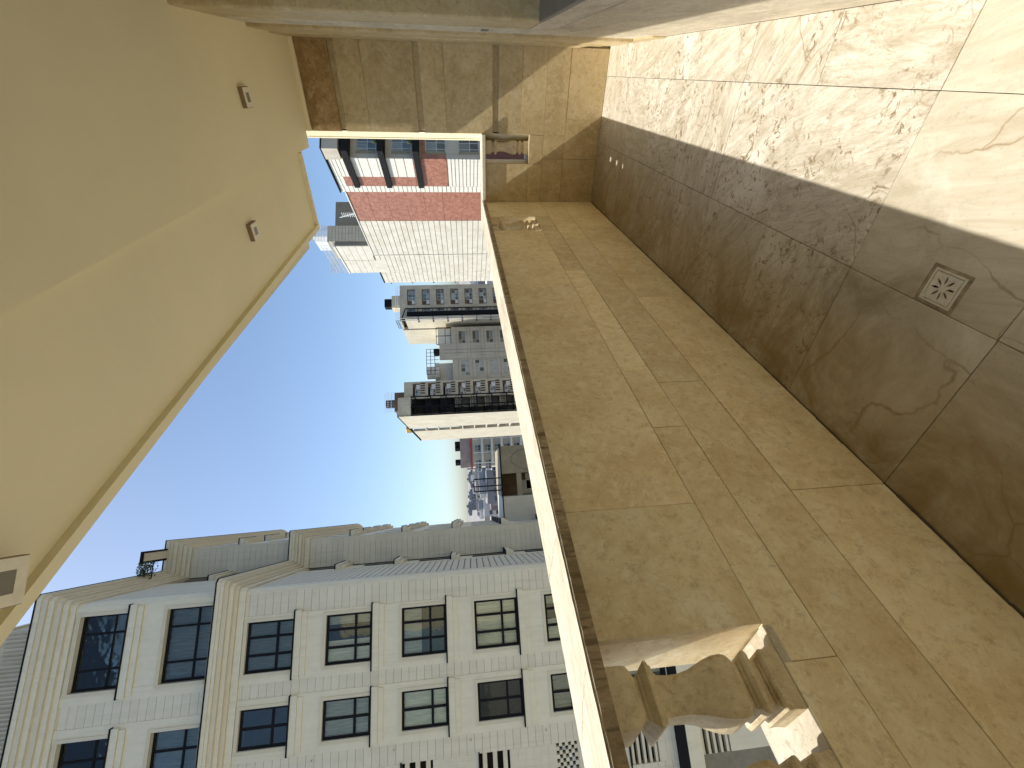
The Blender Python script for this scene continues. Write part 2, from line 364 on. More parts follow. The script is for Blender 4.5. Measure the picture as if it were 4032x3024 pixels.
def rough_edge(o, amp, cuts=24):
    """chip and wobble a stone's edges a little"""
    bm = bmesh.new(); bm.from_mesh(o.data)
    long = [e for e in bm.edges if e.calc_length() > 0.15]
    bmesh.ops.subdivide_edges(bm, edges=long, cuts=cuts, use_grid_fill=True)
    for v in bm.verts: v.co += Vector((random.uniform(-amp, amp), 0, random.uniform(-amp, amp)))
    bm.to_mesh(o.data); bm.free(); return o

XL, YF, XR = -1.139, 4.882, 0.222
YB = -7.0   # the balcony goes on behind the viewer to here
# ================================================================== THE BALCONY
# floor
fl = bbox("balcony_floor", None, -1.60, 0.9, YB, 5.4, -0.30, -0.10, M['grout'], 0.002); fl['kind'] = 'structure'
xs = [(-1.137, -0.5605), (-0.5585, -0.0125), (-0.0105, 0.221)]
ys = [YB + 0.01]
base = 0.865
while base - 0.5425 > YB: base -= 0.5425
while base < YF - 0.1: ys.append(base); base += 0.5425 if base < 0.86 or base > 1.3 else 0.5425
ys = sorted(ys) + [YF]
for i, (a, b) in enumerate(xs):
    for k in range(len(ys) - 1):
        y0, y1 = ys[k] + 0.001, ys[k + 1] - 0.001
        if i == 1 and y0 < 1.07 < y1:      # the stone that carries the gully is cut round it
            gx0, gx1, gy0, gy1 = -0.558, -0.438, 1.008, 1.134
            mb = MB(); mb.box(gx1, b, y0, y1, -0.1, 0); mb.box(a, gx1, y0, gy0, -0.1, 0); mb.box(a, gx1, gy1, y1, -0.1, 0)
            mb.obj("tile", M['floor_plain'], fl)
            continue
        dz = random.uniform(-0.0012, 0.0008)
        bbox("tile", fl, a, b, y0, y1, -0.1, dz, M['floor'] if y0 > 1.3 or random.random() < .25 else M['floor_plain'], 0.0012)
# the grime line where the floor meets the parapet
g = MB()
yy = YB
while yy < YF:
    L = random.uniform(0.05, 0.16); g.box(XL - 0.004, XL + random.uniform(0.002, 0.007), yy, yy + L, 0.0, random.uniform(0.003, 0.007)); yy += L
g = g.obj("joint_grime", M['grout'], fl); g['kind'] = 'stuff'

# floor gully
dr = thing("floor_drain", "small square stone floor gully with eight petal slots in the shaded floor", "drain", (-0.498, 1.071, 0))
fr = MB()
for (x0, x1, y0, y1) in ((-0.060, 0.060, 0.051, 0.062), (-0.060, 0.060, -0.062, -0.051), (-0.060, -0.050, -0.051, 0.051), (0.050, 0.060, -0.051, 0.051)):
    fr.box(x0, x1, y0, y1, -0.02, -0.001)
fr.obj("mortar_rim", M['mortar'], dr)
fr = MB()
for (x0, x1, y0, y1) in ((-0.0498, 0.0498, 0.043, 0.0508), (-0.0498, 0.0498, -0.0508, -0.043), (-0.0498, -0.043, -0.043, 0.043), (0.043, 0.0498, -0.043, 0.043)):
    fr.box(x0, x1, y0, y1, -0.02, 0.0018, 0.0008)
fr.box(-0.043, -0.031, 0.031, 0.043, -0.02, 0.0016, 0.0005)
fr.obj("frame", M['drain'], dr)
# grate: a plate with eight real petal holes
gb = bmesh.new()
def petal(a, n=10):
    pts = []
    for i in range(n):
        u = i / (n - 1); r = 0.012 + 0.023 * u; wd = 0.0034 * math.sin(math.pi * (0.08 + 0.84 * u)); pts.append((r, wd))
    for i in range(n):
        u = 1 - i / (n - 1); r = 0.012 + 0.023 * u; wd = -0.0034 * math.sin(math.pi * (0.08 + 0.84 * u)); pts.append((r, wd))
    return [(r * math.cos(a) - q * math.sin(a), r * math.sin(a) + q * math.cos(a)) for r, q in pts]
outer = [(-0.0415, -0.0415), (0.0415, -0.0415), (0.0415, 0.0415), (-0.028, 0.0415), (-0.0415, 0.028)]
edges = []
for loop in [outer] + [petal(k * math.pi / 4 + 0.12) for k in range(8)]:
    vs = [gb.verts.new((x, y, 0.0012)) for x, y in loop]
    edges += [gb.edges.new((vs[i], vs[(i + 1) % len(vs)])) for i in range(len(vs))]
bmesh.ops.triangle_fill(gb, edges=edges, use_beauty=True)
def inside(p, poly):
    c = False; j = len(poly) - 1
    for i in range(len(poly)):
        if (poly[i][1] > p.y) != (poly[j][1] > p.y) and p.x < (poly[j][0] - poly[i][0]) * (p.y - poly[i][1]) / (poly[j][1] - poly[i][1]) + poly[i][0]: c = not c
        j = i
    return c
pets = [petal(k * math.pi / 4 + 0.12) for k in range(8)]
bmesh.ops.delete(gb, geom=[f for f in gb.faces if any(inside(f.calc_center_median(), q) for q in pets)], context='FACES')
ex = bmesh.ops.extrude_face_region(gb, geom=gb.faces[:])
for v in [e for e in ex['geom'] if isinstance(e, bmesh.types.BMVert)]: v.co.z -= 0.008
bmesh.ops.recalc_face_normals(gb, faces=gb.faces[:])
me = bpy.data.meshes.new("grate"); gb.to_mesh(me); gb.free(); me.materials.append(M['drain']); link(bpy.data.objects.new("grate", me), dr)
box("sump", dr, -0.043, 0.043, -0.043, 0.043, -0.09, -0.06, M['black'])
for a_ in ((-.044, -.0431, -.043, .043), (.0431, .044, -.043, .043), (-.043, .043, -.044, -.0431), (-.043, .043, .0431, .044)): box("sump_side", dr, *a_, -0.06, -0.0072, M['black'])

# ---- balusters
PROF = [(0, .062), (.085, .062), (.12, .060), (.145, .052), (.16, .043), (.18, .040), (.188, .047), (.195, .047), (.205, .055), (.225, .0655), (.238, .0655), (.255, .057), (.262, .057), (.27, .049), (.28, .045), (.30, .042),
        (.36, .040), (.42, .0405), (.48, .045), (.53, .052), (.58, .059), (.63, .0635), (.68, .0645), (.71, .062), (.732, .054), (.745, .044), (.76, .044), (.766, .050), (.774, .050), (.782, .058), (.80, .0635), (.815, .0635), (.83, .058), (.838, .050), (.848, .045), (.87, .045), (.876, .050), (.884, .050), (.892, .058), (.905, .0625), (.95, .0615), (1.0, .0645)]
def baluster_mesh(h):
    bm = bmesh.new(); rings = []
    for t_, r in PROF:
        r *= 1.02; c = min(0.012, r * 0.2) if 0.28 < t_ < 0.74 else 0.003
        pts = [(r, -r + c), (r, r - c), (r - c, r), (-r + c, r), (-r, r - c), (-r, -r + c), (-r + c, -r), (r - c, -r)]
        rings.append([bm.verts.new((x, y, h * (1 - t_))) for x, y in pts])
    for a, b in zip(rings, rings[1:]):
        for i in range(8): bm.faces.new((a[i], b[i], b[(i + 1) % 8], a[(i + 1) % 8]))
    bm.faces.new(rings[0]); bm.faces.new(rings[-1][::-1]); bmesh.ops.recalc_face_normals(bm, faces=bm.faces[:])
    me = bpy.data.meshes.new("baluster"); bm.to_mesh(me); bm.free(); me.materials.append(M['trav_bal'])
    return me
BAL = baluster_mesh(0.438)
def baluster(parent, x, y):
    o = link(bpy.data.objects.new("baluster", BAL), parent); o.location = (x, y, 0.718); return o

# ---- left parapet (local = world shifted to its foot)
pw = thing("stone_parapet", "long travertine parapet with pale coping and baluster openings along the left side of the balcony", "parapet wall", (0, 0, 0))
XO = -1.36      # outer face of the parapet
OPEN = [(-0.455 + 0.0, 0.455), (3.852, 4.300)]
OPEN = [(-0.42, 0.455), (3.852, 4.300)]
T = 0.028
core = MB()
core.box(XO, XL - T, YB, YF + 0.30, 0, 0.690)
for a, b in ((YB, OPEN[0][0] - 0.005), (OPEN[0][1] + 0.004, OPEN[1][0] - 0.004), (OPEN[1][1] + 0.004, YF + 0.30)):
    core.box(XO, XL - T, a, b, 0.690, 1.158)
core.obj("wall_core", M['trav'], pw)
def slabs(z0, z1, joints, y0=YB, y1=YF - 0.001):
    ed = [y0] + sorted(joints) + [y1]
    for a, b in zip(ed, ed[1:]):
        px = random.uniform(-0.0012, 0.0012)
        bbox("slab", pw, XL - T, XL + px, a + 0.0009, b - 0.0009, z0 + 0.001, z1 - 0.001, M['trav'], 0.0013)
slabs(0.0, 0.357, [-1.7, -0.6, 0.865, 2.43, 3.96])
slabs(0.357, 0.573, [-1.9, -0.8, 0.02, 1.515, 3.59])
slabs(0.573, 0.716, [-1.4, -0.42, 0.365, 1.216, 1.62, 2.9, 3.86, 4.32])
slabs(0.716, 1.156, [-1.5], YB, OPEN[0][0])
slabs(0.716, 1.156, [0.842, 2.66], OPEN[0][1], OPEN[1][0])
slabs(0.716, 1.156, [], OPEN[1][1], YF - 0.001)
for a, b in OPEN:      # sill stone and outer ledge
    bbox("sill", pw, XO - 0.02, XL - 0.001, a + 0.001, b - 0.001, 0.692, 0.7175, M['sill_stone'], 0.002)
bbox("ledge", pw, XO - 0.11, XO - 0.022, YB, YF + 0.3, 0.60, 0.672, M['grey_stone'], 0.004)
for y in (0.338, 0.135, -0.068, -0.271): baluster(pw, -1.207, y)
for y in (3.985, 4.170): baluster(pw, -1.2175, y)
cps = [YB, -1.2, -0.05, 0.775, 2.68, 3.65, YF + 0.31]
for a, b in zip(cps, cps[1:]):
    d = random.uniform(-0.002, 0.0)
    o = bbox("coping_stone", pw, -1.42, -1.1215 + d, a + 0.001, b - 0.001, 1.158, 1.196, M['coping_edge'], 0.0)
    bm = bmesh.new(); bm.from_mesh(o.data)
    es = [e for e in bm.edges if all(v.co.z > 1.19 for v in e.verts) and abs(e.verts[0].co.x - e.verts[1].co.x) < 0.01]
    bmesh.ops.bevel(bm, geom=es, offset=0.006, segments=3, affect='EDGES')
    for v_ in bm.verts:
        if v_.co.z < 1.165 and v_.co.x < -1.40: v_.co.x = -1.370
    o.data.materials.append(M['coping'])
    for f in bm.faces:
        if f.normal.z > 0.3: f.material_index = 1
    bm.to_mesh(o.data); bm.free(); rough_edge(o, 0.0006, 30)

ck = MB(); px_, py_ = -1.40, 0.30
pts_ = [(-1.40, 0.315), (-1.36, 0.335), (-1.31, 0.352), (-1.275, 0.372), (-1.235, 0.380), (-1.19, 0.398), (-1.155, 0.402)]
for a_, b_ in zip(pts_, pts_[1:]): ck.bar((*a_, 1.1958), (*b_, 1.1958), 0.0009, 4)
ck.obj("hairline_crack", M['coping_edge'], pw)
# ---- far parapet (closes the end of the balcony)
fp = thing("stone_parapet", "short travertine parapet with one baluster closing the far end beside the pier", "parapet wall", (0, 0, 0))
fp.location = (-0.82, YF, 0)
def FB(name, x0, x1, y0, y1, z0, z1, mt, bev=0.0013): return bbox(name, fp, x0 + 0.82, x1 + 0.82, y0 - YF, y1 - YF, z0, z1, mt, bev)
FB("wall_core", XL + 0.002, -0.505, YF + T, YF + 0.26, 0, 0.69, M['trav_pier'])
FB("wall_core", XL + 0.002, -0.772, YF + T, YF + 0.26, 0.69, 1.158, M['trav_pier'])
for (x0, x1, z0, z1) in ((XL + .001, -0.72, 0, .357), (-0.718, -0.37, 0, .357), (XL + .001, -0.72, .359, .572), (-0.718, -0.505, .359, .572), (XL + .001, -0.77, .574, .716), (-0.768, -0.508, .574, .716), (XL + .001, -0.769, .718, 1.157)):
    FB("slab", x0, x1, YF, YF + T, z0, z1, M['trav_pier'])
FB("sill", -0.768, -0.506, YF + T, YF + 0.32, 0.70, 0.7175, M['coping'])
FB("reveal", -0.772, -0.766, YF + T, YF + 0.255, 0.7176, 1.157, M['trav'])
o = link(bpy.data.objects.new("baluster", BAL), fp); o.location = (-0.627 + 0.82, 0.105, 0.718); o.scale = (0.97, 0.97, 1.0)
FB("coping_stone", -1.1212, -0.503, YF - 0.040, YF + 0.30, 1.158, 1.197, M['coping'], 0.006)

# ---- the pier at the far end
pier = thing("stone_pier", "tall travertine pier with three recessed grooves at the far end of the balcony", "pier", (-0.15, YF, 0))
PX0, PX1 = -0.504, 0.30
def PB(name, x0, x1, y0, y1, z0, z1, mt, bev=0.0013): return bbox(name, pier, x0 + 0.15, x1 + 0.15, y0 - YF, y1 - YF, z0, z1, mt, bev)
PB("pier_core", PX0 + 0.016, PX1, YF + 0.026, YF + 0.42, 0, 2.84, M['trav_pier'], 0)
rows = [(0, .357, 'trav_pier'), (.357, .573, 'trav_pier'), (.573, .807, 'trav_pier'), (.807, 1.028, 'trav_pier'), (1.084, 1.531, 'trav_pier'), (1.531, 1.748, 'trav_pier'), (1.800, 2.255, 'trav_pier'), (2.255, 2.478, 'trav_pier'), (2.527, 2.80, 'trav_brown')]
for z0, z1, k in rows:
    x0 = -0.37 if z0 < 0.3 else PX0
    PB("slab", x0, 0.1935, YF + random.uniform(-.0008, .0008), YF + T, z0 + 0.001, z1 - 0.001, M[k])
    if z0 > 0.8: PB("return_slab", PX0, PX0 + 0.0155, YF + T, YF + 0.40, z0 + 0.001, z1 - 0.001, M['trav_pier'])
MB().prism([(PX0 + 0.003, YF + 0.03), (-0.566, YF + 0.14), (-0.566, YF + 0.45), (PX0 + 0.003, YF + 0.45)], -3, 2.95).obj("outer_wall", M['plaster'], None)
ow = bpy.data.objects["outer_wall"]; tag(ow, "sunlit cream plaster edge of the outer wall just behind the far pier", "wall")
bm = MB().prism([(-0.5665, YF + 0.132), (-0.580, YF + 0.15), (-0.580, YF + 0.42), (-0.5665, YF + 0.42)], -3, 2.95).obj("corner_bead", M['plaster'], ow)

# ---- right-hand wall of the flat
rw = thing("house_wall", "right hand wall of the flat with stone pilaster strips, grey base and window recess", "wall", (XR, 2.0, 0))
def WB(name, x0, x1, y0, y1, z0, z1, mt, bev=0.002): return bbox(name, rw, x0 - XR, x1 - XR, y0 - 2.0, y1 - 2.0, z0, z1, mt, bev)
WB("wall_base", XR, 0.42, YB, 3.56, 0, 0.80, M['grey_wall'], 0)
WB("wall_course", XR, 0.42, YB, 3.56, 0.803, 0.948, M['grey_wall'])
WB("window_sill", XR - 0.002, 0.75, YB + 0.3, 3.00, 0.949, 0.975, M['grey_stone'])
WB("wall_panel", XR, 0.42, 3.56, 4.0, 0.0, 2.90, M['grey_wall'])
jb = MB(); jb.box(0, 0.55, 1.0, 1.56, 0.949, 2.90, 0.02, 4); jb.obj("window_jamb", M['trav_pier'], rw)
WB("pilaster_strip", XR - 0.022, 0.30, 3.985, 4.42, 0.10, 2.855, M['trav_pier'], 0.005)
WB("pilaster_strip", XR - 0.030, 0.30, 4.42, YF - 0.0005, 0.285, 2.855, M['trav_pier'], 0.009)
WB("pilaster_foot", XR - 0.010, 0.30, 3.6, YF - 0.0005, 0.0, 0.0995, M['trav_pier'], 0.004)
WB("pilaster_foot", XR - 0.016, 0.30, 4.42, YF - 0.0005, 0.1005, 0.284, M['trav_pier'], 0.004)
for k in range(3): WB("vent_slot", XR - 0.004, XR + 0.004, 3.66 + k * 0.06, 3.69 + k * 0.06, 1.20, 1.25, M['grey_stone'])
for (y0, y1, z0, z1) in ((YB + .3, 2.98, .976, 1.03), (YB + .3, 2.98, 2.80, 2.85), (2.92, 2.98, 1.031, 2.799), (1.4, 1.46, 1.031, 2.799), (-0.2, -0.14, 1.031, 2.799)): WB("window_frame", 0.60, 0.66, y0, y1, z0, z1, M['black'])
WB("window_pane", 0.625, 0.632, YB + 0.3, 2.98, 1.03, 2.80, M['glass'])
WB("bounce_panel", 0.70, 0.72, YB + 0.3, 2.98, 0.98, 2.84, M['pale_bounce'])  # unseen pale panel, added to throw light back onto the parapet
WB("wall_back", 0.42, 0.9, YB, YF + 0.3, 0.0, 0.94, M['plaster'], 0)

# ---- ceiling
ce = MB()
ce.poly([(-0.64, YB, 2.847), (0.95, YB, 2.847), (0.95, 4.9, 2.847), (-0.505, 4.9, 2.847), (-0.505, 4.80, 2.847), (-0.64, 4.80, 2.847)])
ce = MB().prism([(-0.645, YB), (0.95, YB), (0.95, YF + 0.3), (-0.50, YF + 0.3), (-0.50, YF - 0.06), (-0.632, YF - 0.075)], 2.838, 3.0).obj("balcony_ceiling", M['ceil'], None)
ce['kind'] = 'structure'
MB().prism([(-1.47, YB), (-0.66, YB), (-0.6325, 4.52), (-1.32, 4.535)], 2.862, 3.0).obj("soffit", M['ceil'], ce)
lipx = lambda y: -1.39 + (y - 0.75) * (0.08 / 3.79)
lip = MB().prism([(lipx(YB), YB), (lipx(YB) + 0.045, YB), (lipx(4.5) + 0.045, 4.50), (-0.638, 4.485), (-0.634, 4.525), (lipx(4.54), 4.54)], 2.830, 2.8615)
lip.obj("drip_lip", M['ceil'], ce)
MB().prism([(-1.53, YB), (-1.0, YB), (-1.0, 4.62), (-1.53, 4.62)], 3.001, 3.35).obj("slab_edge", M['plaster'], ce)
cv = MB(); cv.box(PX0, 0.195, YF - 0.028, YF - 0.001, 2.80, 2.8375, 0.003); cv.obj("cornice_strip", M['ceil'], ce)

# ---- ceiling lamps
def lamp(x, y, z, a, label, rot=0.0, tilt=0.0):
    t = thing("ceiling_lamp", label, "ceiling lamp", (x, y, z), rot, "square surface lamps on the balcony ceiling")
    h = 0.030
    MB().box(-a / 2, a / 2, -a / 2, a / 2, -h + 0.002, 0, 0.002).obj("housing", M['lamp_side'], t)
    f = MB(); r = a / 2 - 0.003; q = a * 0.235
    for (x0, x1, y0, y1) in ((-r, r, q, r), (-r, r, -r, -q), (-r, -q, -q, q), (q, r, -q, q)): f.box(x0, x1, y0, y1, -h - 0.001, -h + 0.0019)
    f.obj("rim", M['lamp_case'], t)
    MB().box(-q, q, -q, q, -h + 0.0005, -h + 0.0018).obj("lens", M['lamp_lens'], t)
    return t
lamp(-0.185, 3.60, 2.838, 0.118, "small square ceiling lamp nearest the far pier")
lamp(-0.925, 3.155, 2.862, 0.110, "small square ceiling lamp near the far outer corner of the ceiling")
t = lamp(-1.216, 0.806, 2.815, 0.140, "nearest square ceiling lamp, hanging askew over the ceiling edge", math.radians(-41))
bc = MB(); bc.bar((0.062, 0.045, -0.006), (0.075, 0.0, -0.006), 0.010, 8); bc.obj("wire_connector", M['brass'], t)
mb = MB(); mb.bar((0.0, 0.0, 0.0), (0.01, 0.0, 0.05), 0.004, 6); mb.obj("cable", M['lamp_side'], t)

# ---- own building round the balcony (seen only in reflections, closes off the light as in the place)
ob = MB()
ob.box(0.96, 13, -16, 5.3, -26, 16); ob.box(-1.5, 0.95, YB, 4.6, 3.36, 16); ob.box(-1.5, 0.95, YB - 0.01, 5.1, -26, -0.31)
o = ob.obj("own_building", M['plaster'], None); tag(o, "cream plaster block of the viewer's own building behind and above the balcony", "building")

# ================================================================== GROUND
GZ = -26.0
gd = MB().box(-2500, 1500, -1500, 3500, GZ - 2, GZ).obj("ground", M['ground']); gd['kind'] = 'structure'

# ---- frames for buildings
class Frame:
    """local x runs along the face turned to the viewer, local y goes into the building, z is world height"""
    def __init__(s, px, py, az, D):
        s.p = atD(px, py, D); a = math.radians(az); s.u = Vector((math.sin(a), math.cos(a), 0)); s.v = Vector((-s.u.y, s.u.x, 0)); s.rz = math.atan2(s.u.y, s.u.x)
    def y0(s, px, py, off=0.0):
        r = ray(px, py); d = s.p + s.v * off - EYE; t = d.dot(s.v) / r.dot(s.v); q = EYE + r * t - s.p
        return q.dot(s.u), EYE.z + r.z * t
    def x0(s, px, py, off=0.0):
        r = ray(px, py); d = s.p + s.u * off - EYE; t = d.dot(s.u) / r.dot(s.u); q = EYE + r * t - s.p
        return q.dot(s.v), EYE.z + r.z * t
def zz(px0, py0, sc): return lambda x, y: (px0 + x / sc, py0 + y / sc)
def bthing(name, label, cat, fr, group=None):
    """building Empty: its foot on the ground; children use z above GZ"""
    return thing(name, label, cat, (fr.p.x, fr.p.y, GZ), fr.rz, group)
def hb(name, p, x0, x1, y0, y1, z0, z1, mt):          # box given in world heights
    return box(name, p, x0, x1, y0, y1, z0 - GZ, z1 - GZ, mt)
def fbx(face, c, a0, a1, o0, o1):
    if face == 'y0': return (a0, a1, c - o1, c - o0)
    if face == 'x0': return (c - o1, c - o0, a0, a1)
    return (c + o0, c + o1, a0, a1)                     # 'x1'
def fb(name, p, face, c, a0, a1, o0, o1, z0, z1, mt):
    x0, x1, y0, y1 = fbx(face, c, min(a0, a1), max(a0, a1), o0, o1); return hb(name, p, x0, x1, y0, y1, z0, z1, mt)

def window(p, face, c, a0, a1, z0, z1, va, vh, bar, rec, mf, panes, thick=0.05):
    """va / vh: fractions of the mullions; panes: list of materials, picked in turn"""
    mb = MB(); o1 = -rec; o0 = -rec - thick
    def bx(A0, A1, Z0, Z1): 
        x0, x1, y0, y1 = fbx(face, c, A0, A1, o0, o1); mb.box(x0, x1, y0, y1, Z0 - GZ, Z1 - GZ)
    bx(a0, a1, z1 - bar, z1); bx(a0, a1, z0, z0 + bar); bx(a0, a0 + bar, z0 + bar, z1 - bar); bx(a1 - bar, a1, z0 + bar, z1 - bar)
    A = [a0 + bar] + [a0 + (a1 - a0) * f for f in va] + [a1 - bar]; Z = [z0 + bar] + [z0 + (z1 - z0) * f for f in vh] + [z1 - bar]
    for f in A[1:-1]: bx(f - bar / 2, f + bar / 2, z0 + bar, z1 - bar)
    for f in Z[1:-1]:
        for A0, A1 in zip(A, A[1:]):
            bx(A0 + (bar / 2 if A0 != A[0] else 0), A1 - (bar / 2 if A1 != A[-1] else 0), f - bar / 2, f + bar / 2)
    w_ = mb.obj("window", mf, p)
    k = 0
    for A0, A1 in zip(A, A[1:]):
        for Z0, Z1 in zip(Z, Z[1:]):
            e = bar / 2
            x0, x1, y0, y1 = fbx(face, c, A0 + (e if A0 != A[0] else 0), A1 - (e if A1 != A[-1] else 0), -rec - thick * 0.7, -rec - thick * 0.5)
            zz0, zz1 = Z0 + (e if Z0 != Z[0] else 0), Z1 - (e if Z1 != Z[-1] else 0)
            box("pane", w_, x0, x1, y0, y1, zz0 - GZ, zz1 - GZ, panes[k % len(panes)]); k += 1
    return w_

def facade(p, face, c, aL, aR, z0, z1, cols, floors, mt, thick=0.30, name="wall_section"):
    """wall with real openings: full-height piers between window columns and spandrels between the storeys"""
    ed = aL
    for a0, a1 in sorted(cols):
        fb(name, p, face, c, ed, a0, -thick, 0, z0, z1, mt); ed = a1
        zb = z0
        for f0, f1 in sorted(floors):
            if f0 > zb: fb("spandrel", p, face, c, a0, a1, -thick, 0, zb, f0, mt)
            zb = f1
        fb("spandrel", p, face, c, a0, a1, -thick, 0, zb, z1, mt)
    fb(name, p, face, c, ed, aR, -thick, 0, z0, z1, mt)

# ================================================================== NEIGHBOUR WITH THE BLACK WINDOWS
NB = Frame(1465, 2373, 37.5, 22.0)
nb = bthing("apartment_building", "off white apartment block with black framed windows and stepped cornices across the yard", "apartment building", NB)
XC = 0.98; YC = 7.45; XD = 2.65; YE = 22.3; XW = -13.0
SILLS = [-6.85, -3.63, -0.40, 2.83, 6.07, 9.35]
WINH = 1.95
def nprism(name, pts, z0, z1, mt): return MB().prism(pts, z0 - GZ, z1 - GZ).obj(name, mt, nb)
def outline(o, x=XW, cham=0.14):
    return [(x - o, -o), (XC + o - cham, -o), (XC + o, -o + cham), (XC + o, YC - o), (XD + o, YC - o), (XD + o, YE + o), (x - o, YE + o)]
# dark hollow core, set back from the outer skin
nprism("core", [(XW + .1, 0.95), (XC - 0.95, 0.95), (XC - 0.95, YC + 0.95), (XD - 0.95, YC + 0.95), (XD - 0.95, YE - 0.4), (XW + .1, YE - 0.4)], GZ, 19.2, M['dark'])
c1 = (-2.30, -0.33); c2 = (-5.02, -3.57); c3 = (-7.30, -6.15); c4 = (-11.0, -9.3)
lowf = [(s, s + WINH) for s in SILLS]
Wm = M['white_clad']
# skin, lower storeys.  window columns 1 and 2 and the service column
ed = [XW, c4[0], c4[1], c3[0], c3[1], c2[0], c2[1], c1[0], c1[1], XC - 0.14]
for a, b in ((XW, c4[0]), (c4[1], c3[0]), (c3[1], c2[0]), (c2[1], c1[0]), (c1[1], XC - 0.16)):
    fb("wall_section", nb, 'y0', 0, a, b, -0.30, -0.03, GZ, 12.0, M['joint'])
def spandrels(col, fl, z0, z1, mt=None):
    zb = z0
    for f0, f1 in fl:
        fb("spandrel", nb, 'y0', 0, col[0], col[1], -0.30, -0.002, zb, f0, mt or M['white_trim']); zb = f1
    fb("spandrel", nb, 'y0', 0, col[0], col[1], -0.30, -0.002, zb, z1, mt or M['white_trim'])
for c in (c1, c2, c4): spandrels(c, lowf, GZ, 12.0)
serv = [(-9.42, -8.02), (-6.15, -4.86), (-2.60, -1.68), (0.31, 1.60), (3.51, 4.80), (6.76, 8.05)]
spandrels(c3, serv, GZ, 12.0, Wm)
# flat strips framing each window column
for c, l, r in ((c1, -2.68, -0.10), (c2, -5.42, -3.22), (c4, -11.4, -8.9)):
    for a, b in ((l, c[0] + 0.001), (c[1] - 0.001, r)):
        fb("strip", nb, 'y0', 0, a, b, -0.029, 0.035, GZ, 12.0, M['white_trim'])
    for s0, s1 in zip([f[1] for f in lowf], [f[0] for f in lowf[1:]] + [12.0]):
        fb("surround_panel", nb, 'y0', 0, c[0] + 0.002, c[1] - 0.002, 0.0, 0.033, s0 + 0.02, s1, M['white_trim'])
# cladding boards: one object each
def boards(face, c, a0, a1, z0, z1, pitch=0.325, out=0.012, mt=Wm, gap=0.012, mass=False):
    z = z0; n = 0; mb = MB()
    while z < z1 - 0.05:
        t_ = min(z + pitch, z1) - gap
        if mass:
            x0, x1, y0, y1 = fbx(face, c, a0, a1, -0.0295, out + random.uniform(-.0015, .0015)); mb.box(x0, x1, y0, y1, z - GZ, t_ - GZ)
        else:
            fb("board", nb, face, c, a0, a1, -0.0295, out + random.uniform(-.0015, .0015), z, t_, mt); n += 1
        z += pitch
    if mass: o_ = mb.obj("board_rows", mt, nb); o_['kind'] = 'stuff'
    return n
boards('y0', 0, -0.098, XC - 0.145, -6.9, 12.0)
boards('y0', 0, -3.218, -2.682, -6.9, 12.0)
boards('y0', 0, -6.148, -5.422, -7.0, 12.0)
boards('y0', 0, -8.898, -7.302, -7.0, 12.0, mass=True)
for f0, f1 in zip([s[1] for s in serv], [s[0] for s in serv[1:]] + [12.0]):
    nn = max(1, round((f1 - f0) / 0.325)); boards('y0', 0, c3[0] + .002, c3[1] - .002, f0 + 0.02, f1 - 0.02, (f1 - f0 - 0.04) / nn)
# corner chamfer + side wall B + wall C + wall D
nprism("corner_strip", [(XC - 0.143, -0.012), (XC + 0.0, 0.10), (XC + 0.0, 0.75), (XC - 0.2, 0.75), (XC - 0.2, -0.01), (XC - 0.145, -0.012)][:5], GZ, 12.0, M['white_trim'])
fB = [5.75, 7.10]
for a, b in ((0.75, fB[0]), (fB[1], YC + 0.3)): fb("wall_section", nb, 'x1', XC, a, b, -0.30, -0.03, GZ, 19.0, M['joint'])
for z0, z1 in zip([GZ] + [s + WINH for s in SILLS], SILLS + [12.8]): fb("spandrel", nb, 'x1', XC, fB[0], fB[1], -0.30, 0.0, z0, z1, M['white_trim'])
boards('x1', XC, 0.77, 5.30, -4.5, 12.0, gap=0.055, mass=True)
fb("strip", nb, 'x1', XC, 5.32, fB[0], -0.029, 0.03, -7, 12.0, M['white_trim'])
fb("wall_section", nb, 'y0', YC, XC + 0.002, XD, -0.30, -0.03, GZ, 19.0, M['joint'])
boards('y0', YC, XC + 0.03, XD - 0.01, -4.5, 12.0)
dcols = [(8.7, 10.2), (12.2, 13.9), (15.8, 17.5), (19.4, 21.0)]
dfl = lowf + [(12.85, 14.75), (16.15, 18.05)]
facade(nb, 'x1', XD, YC + 0.01, YE, GZ, 19.0, dcols, dfl, Wm)
# rear and far walls so that the block is closed
fb("wall_section", nb, 'x1', XD - 0.32, YC + 0.9, YE, -0.5, -0.45, GZ, 19.0, M['dark'])
hb("wall_section", nb, XW, XD - 0.31, YE - 0.35, YE, GZ, 19.0, Wm); hb("wall_section", nb, XW - 0.3, XW, 0.0, YE, GZ, 19.0, Wm)

def sill(face, c, a0, a1, z, out):
    fb("sill_cap", nb, face, c, a0 - 0.35, a1 + 0.35, -0.02, out + 0.03, z - 0.045, z + 0.012, M['black'])
    fb("sill", nb, face, c, a0 - 0.32, a1 + 0.32, -0.02, out, z - 0.31, z - 0.046, M['white_trim'])
    fb("sill", nb, face, c, a0 - 0.25, a1 + 0.25, -0.02, out * 0.6, z - 0.53, z - 0.311, M['white_trim'])
def archi(face, c, a0, a1, z0, z1):
    mb = MB()
    for w0, w1, o in ((0.0, 0.05, 0.05), (0.05, 0.10, 0.064), (0.10, 0.13, 0.075)):
        for A0, A1, Z0, Z1 in ((a0 - w1, a0 - w0, z0, z1 + w1), (a1 + w0, a1 + w1, z0, z1 + w1), (a0 - w0, a1 + w0, z1 + w0, z1 + w1)):
            x0, x1, y0, y1 = fbx(face, c, A0, A1, 0.0, o); mb.box(x0, x1, y0, y1, Z0 - GZ, Z1 - GZ)
    return mb.obj("architrave", M['cream_trim'], nb)
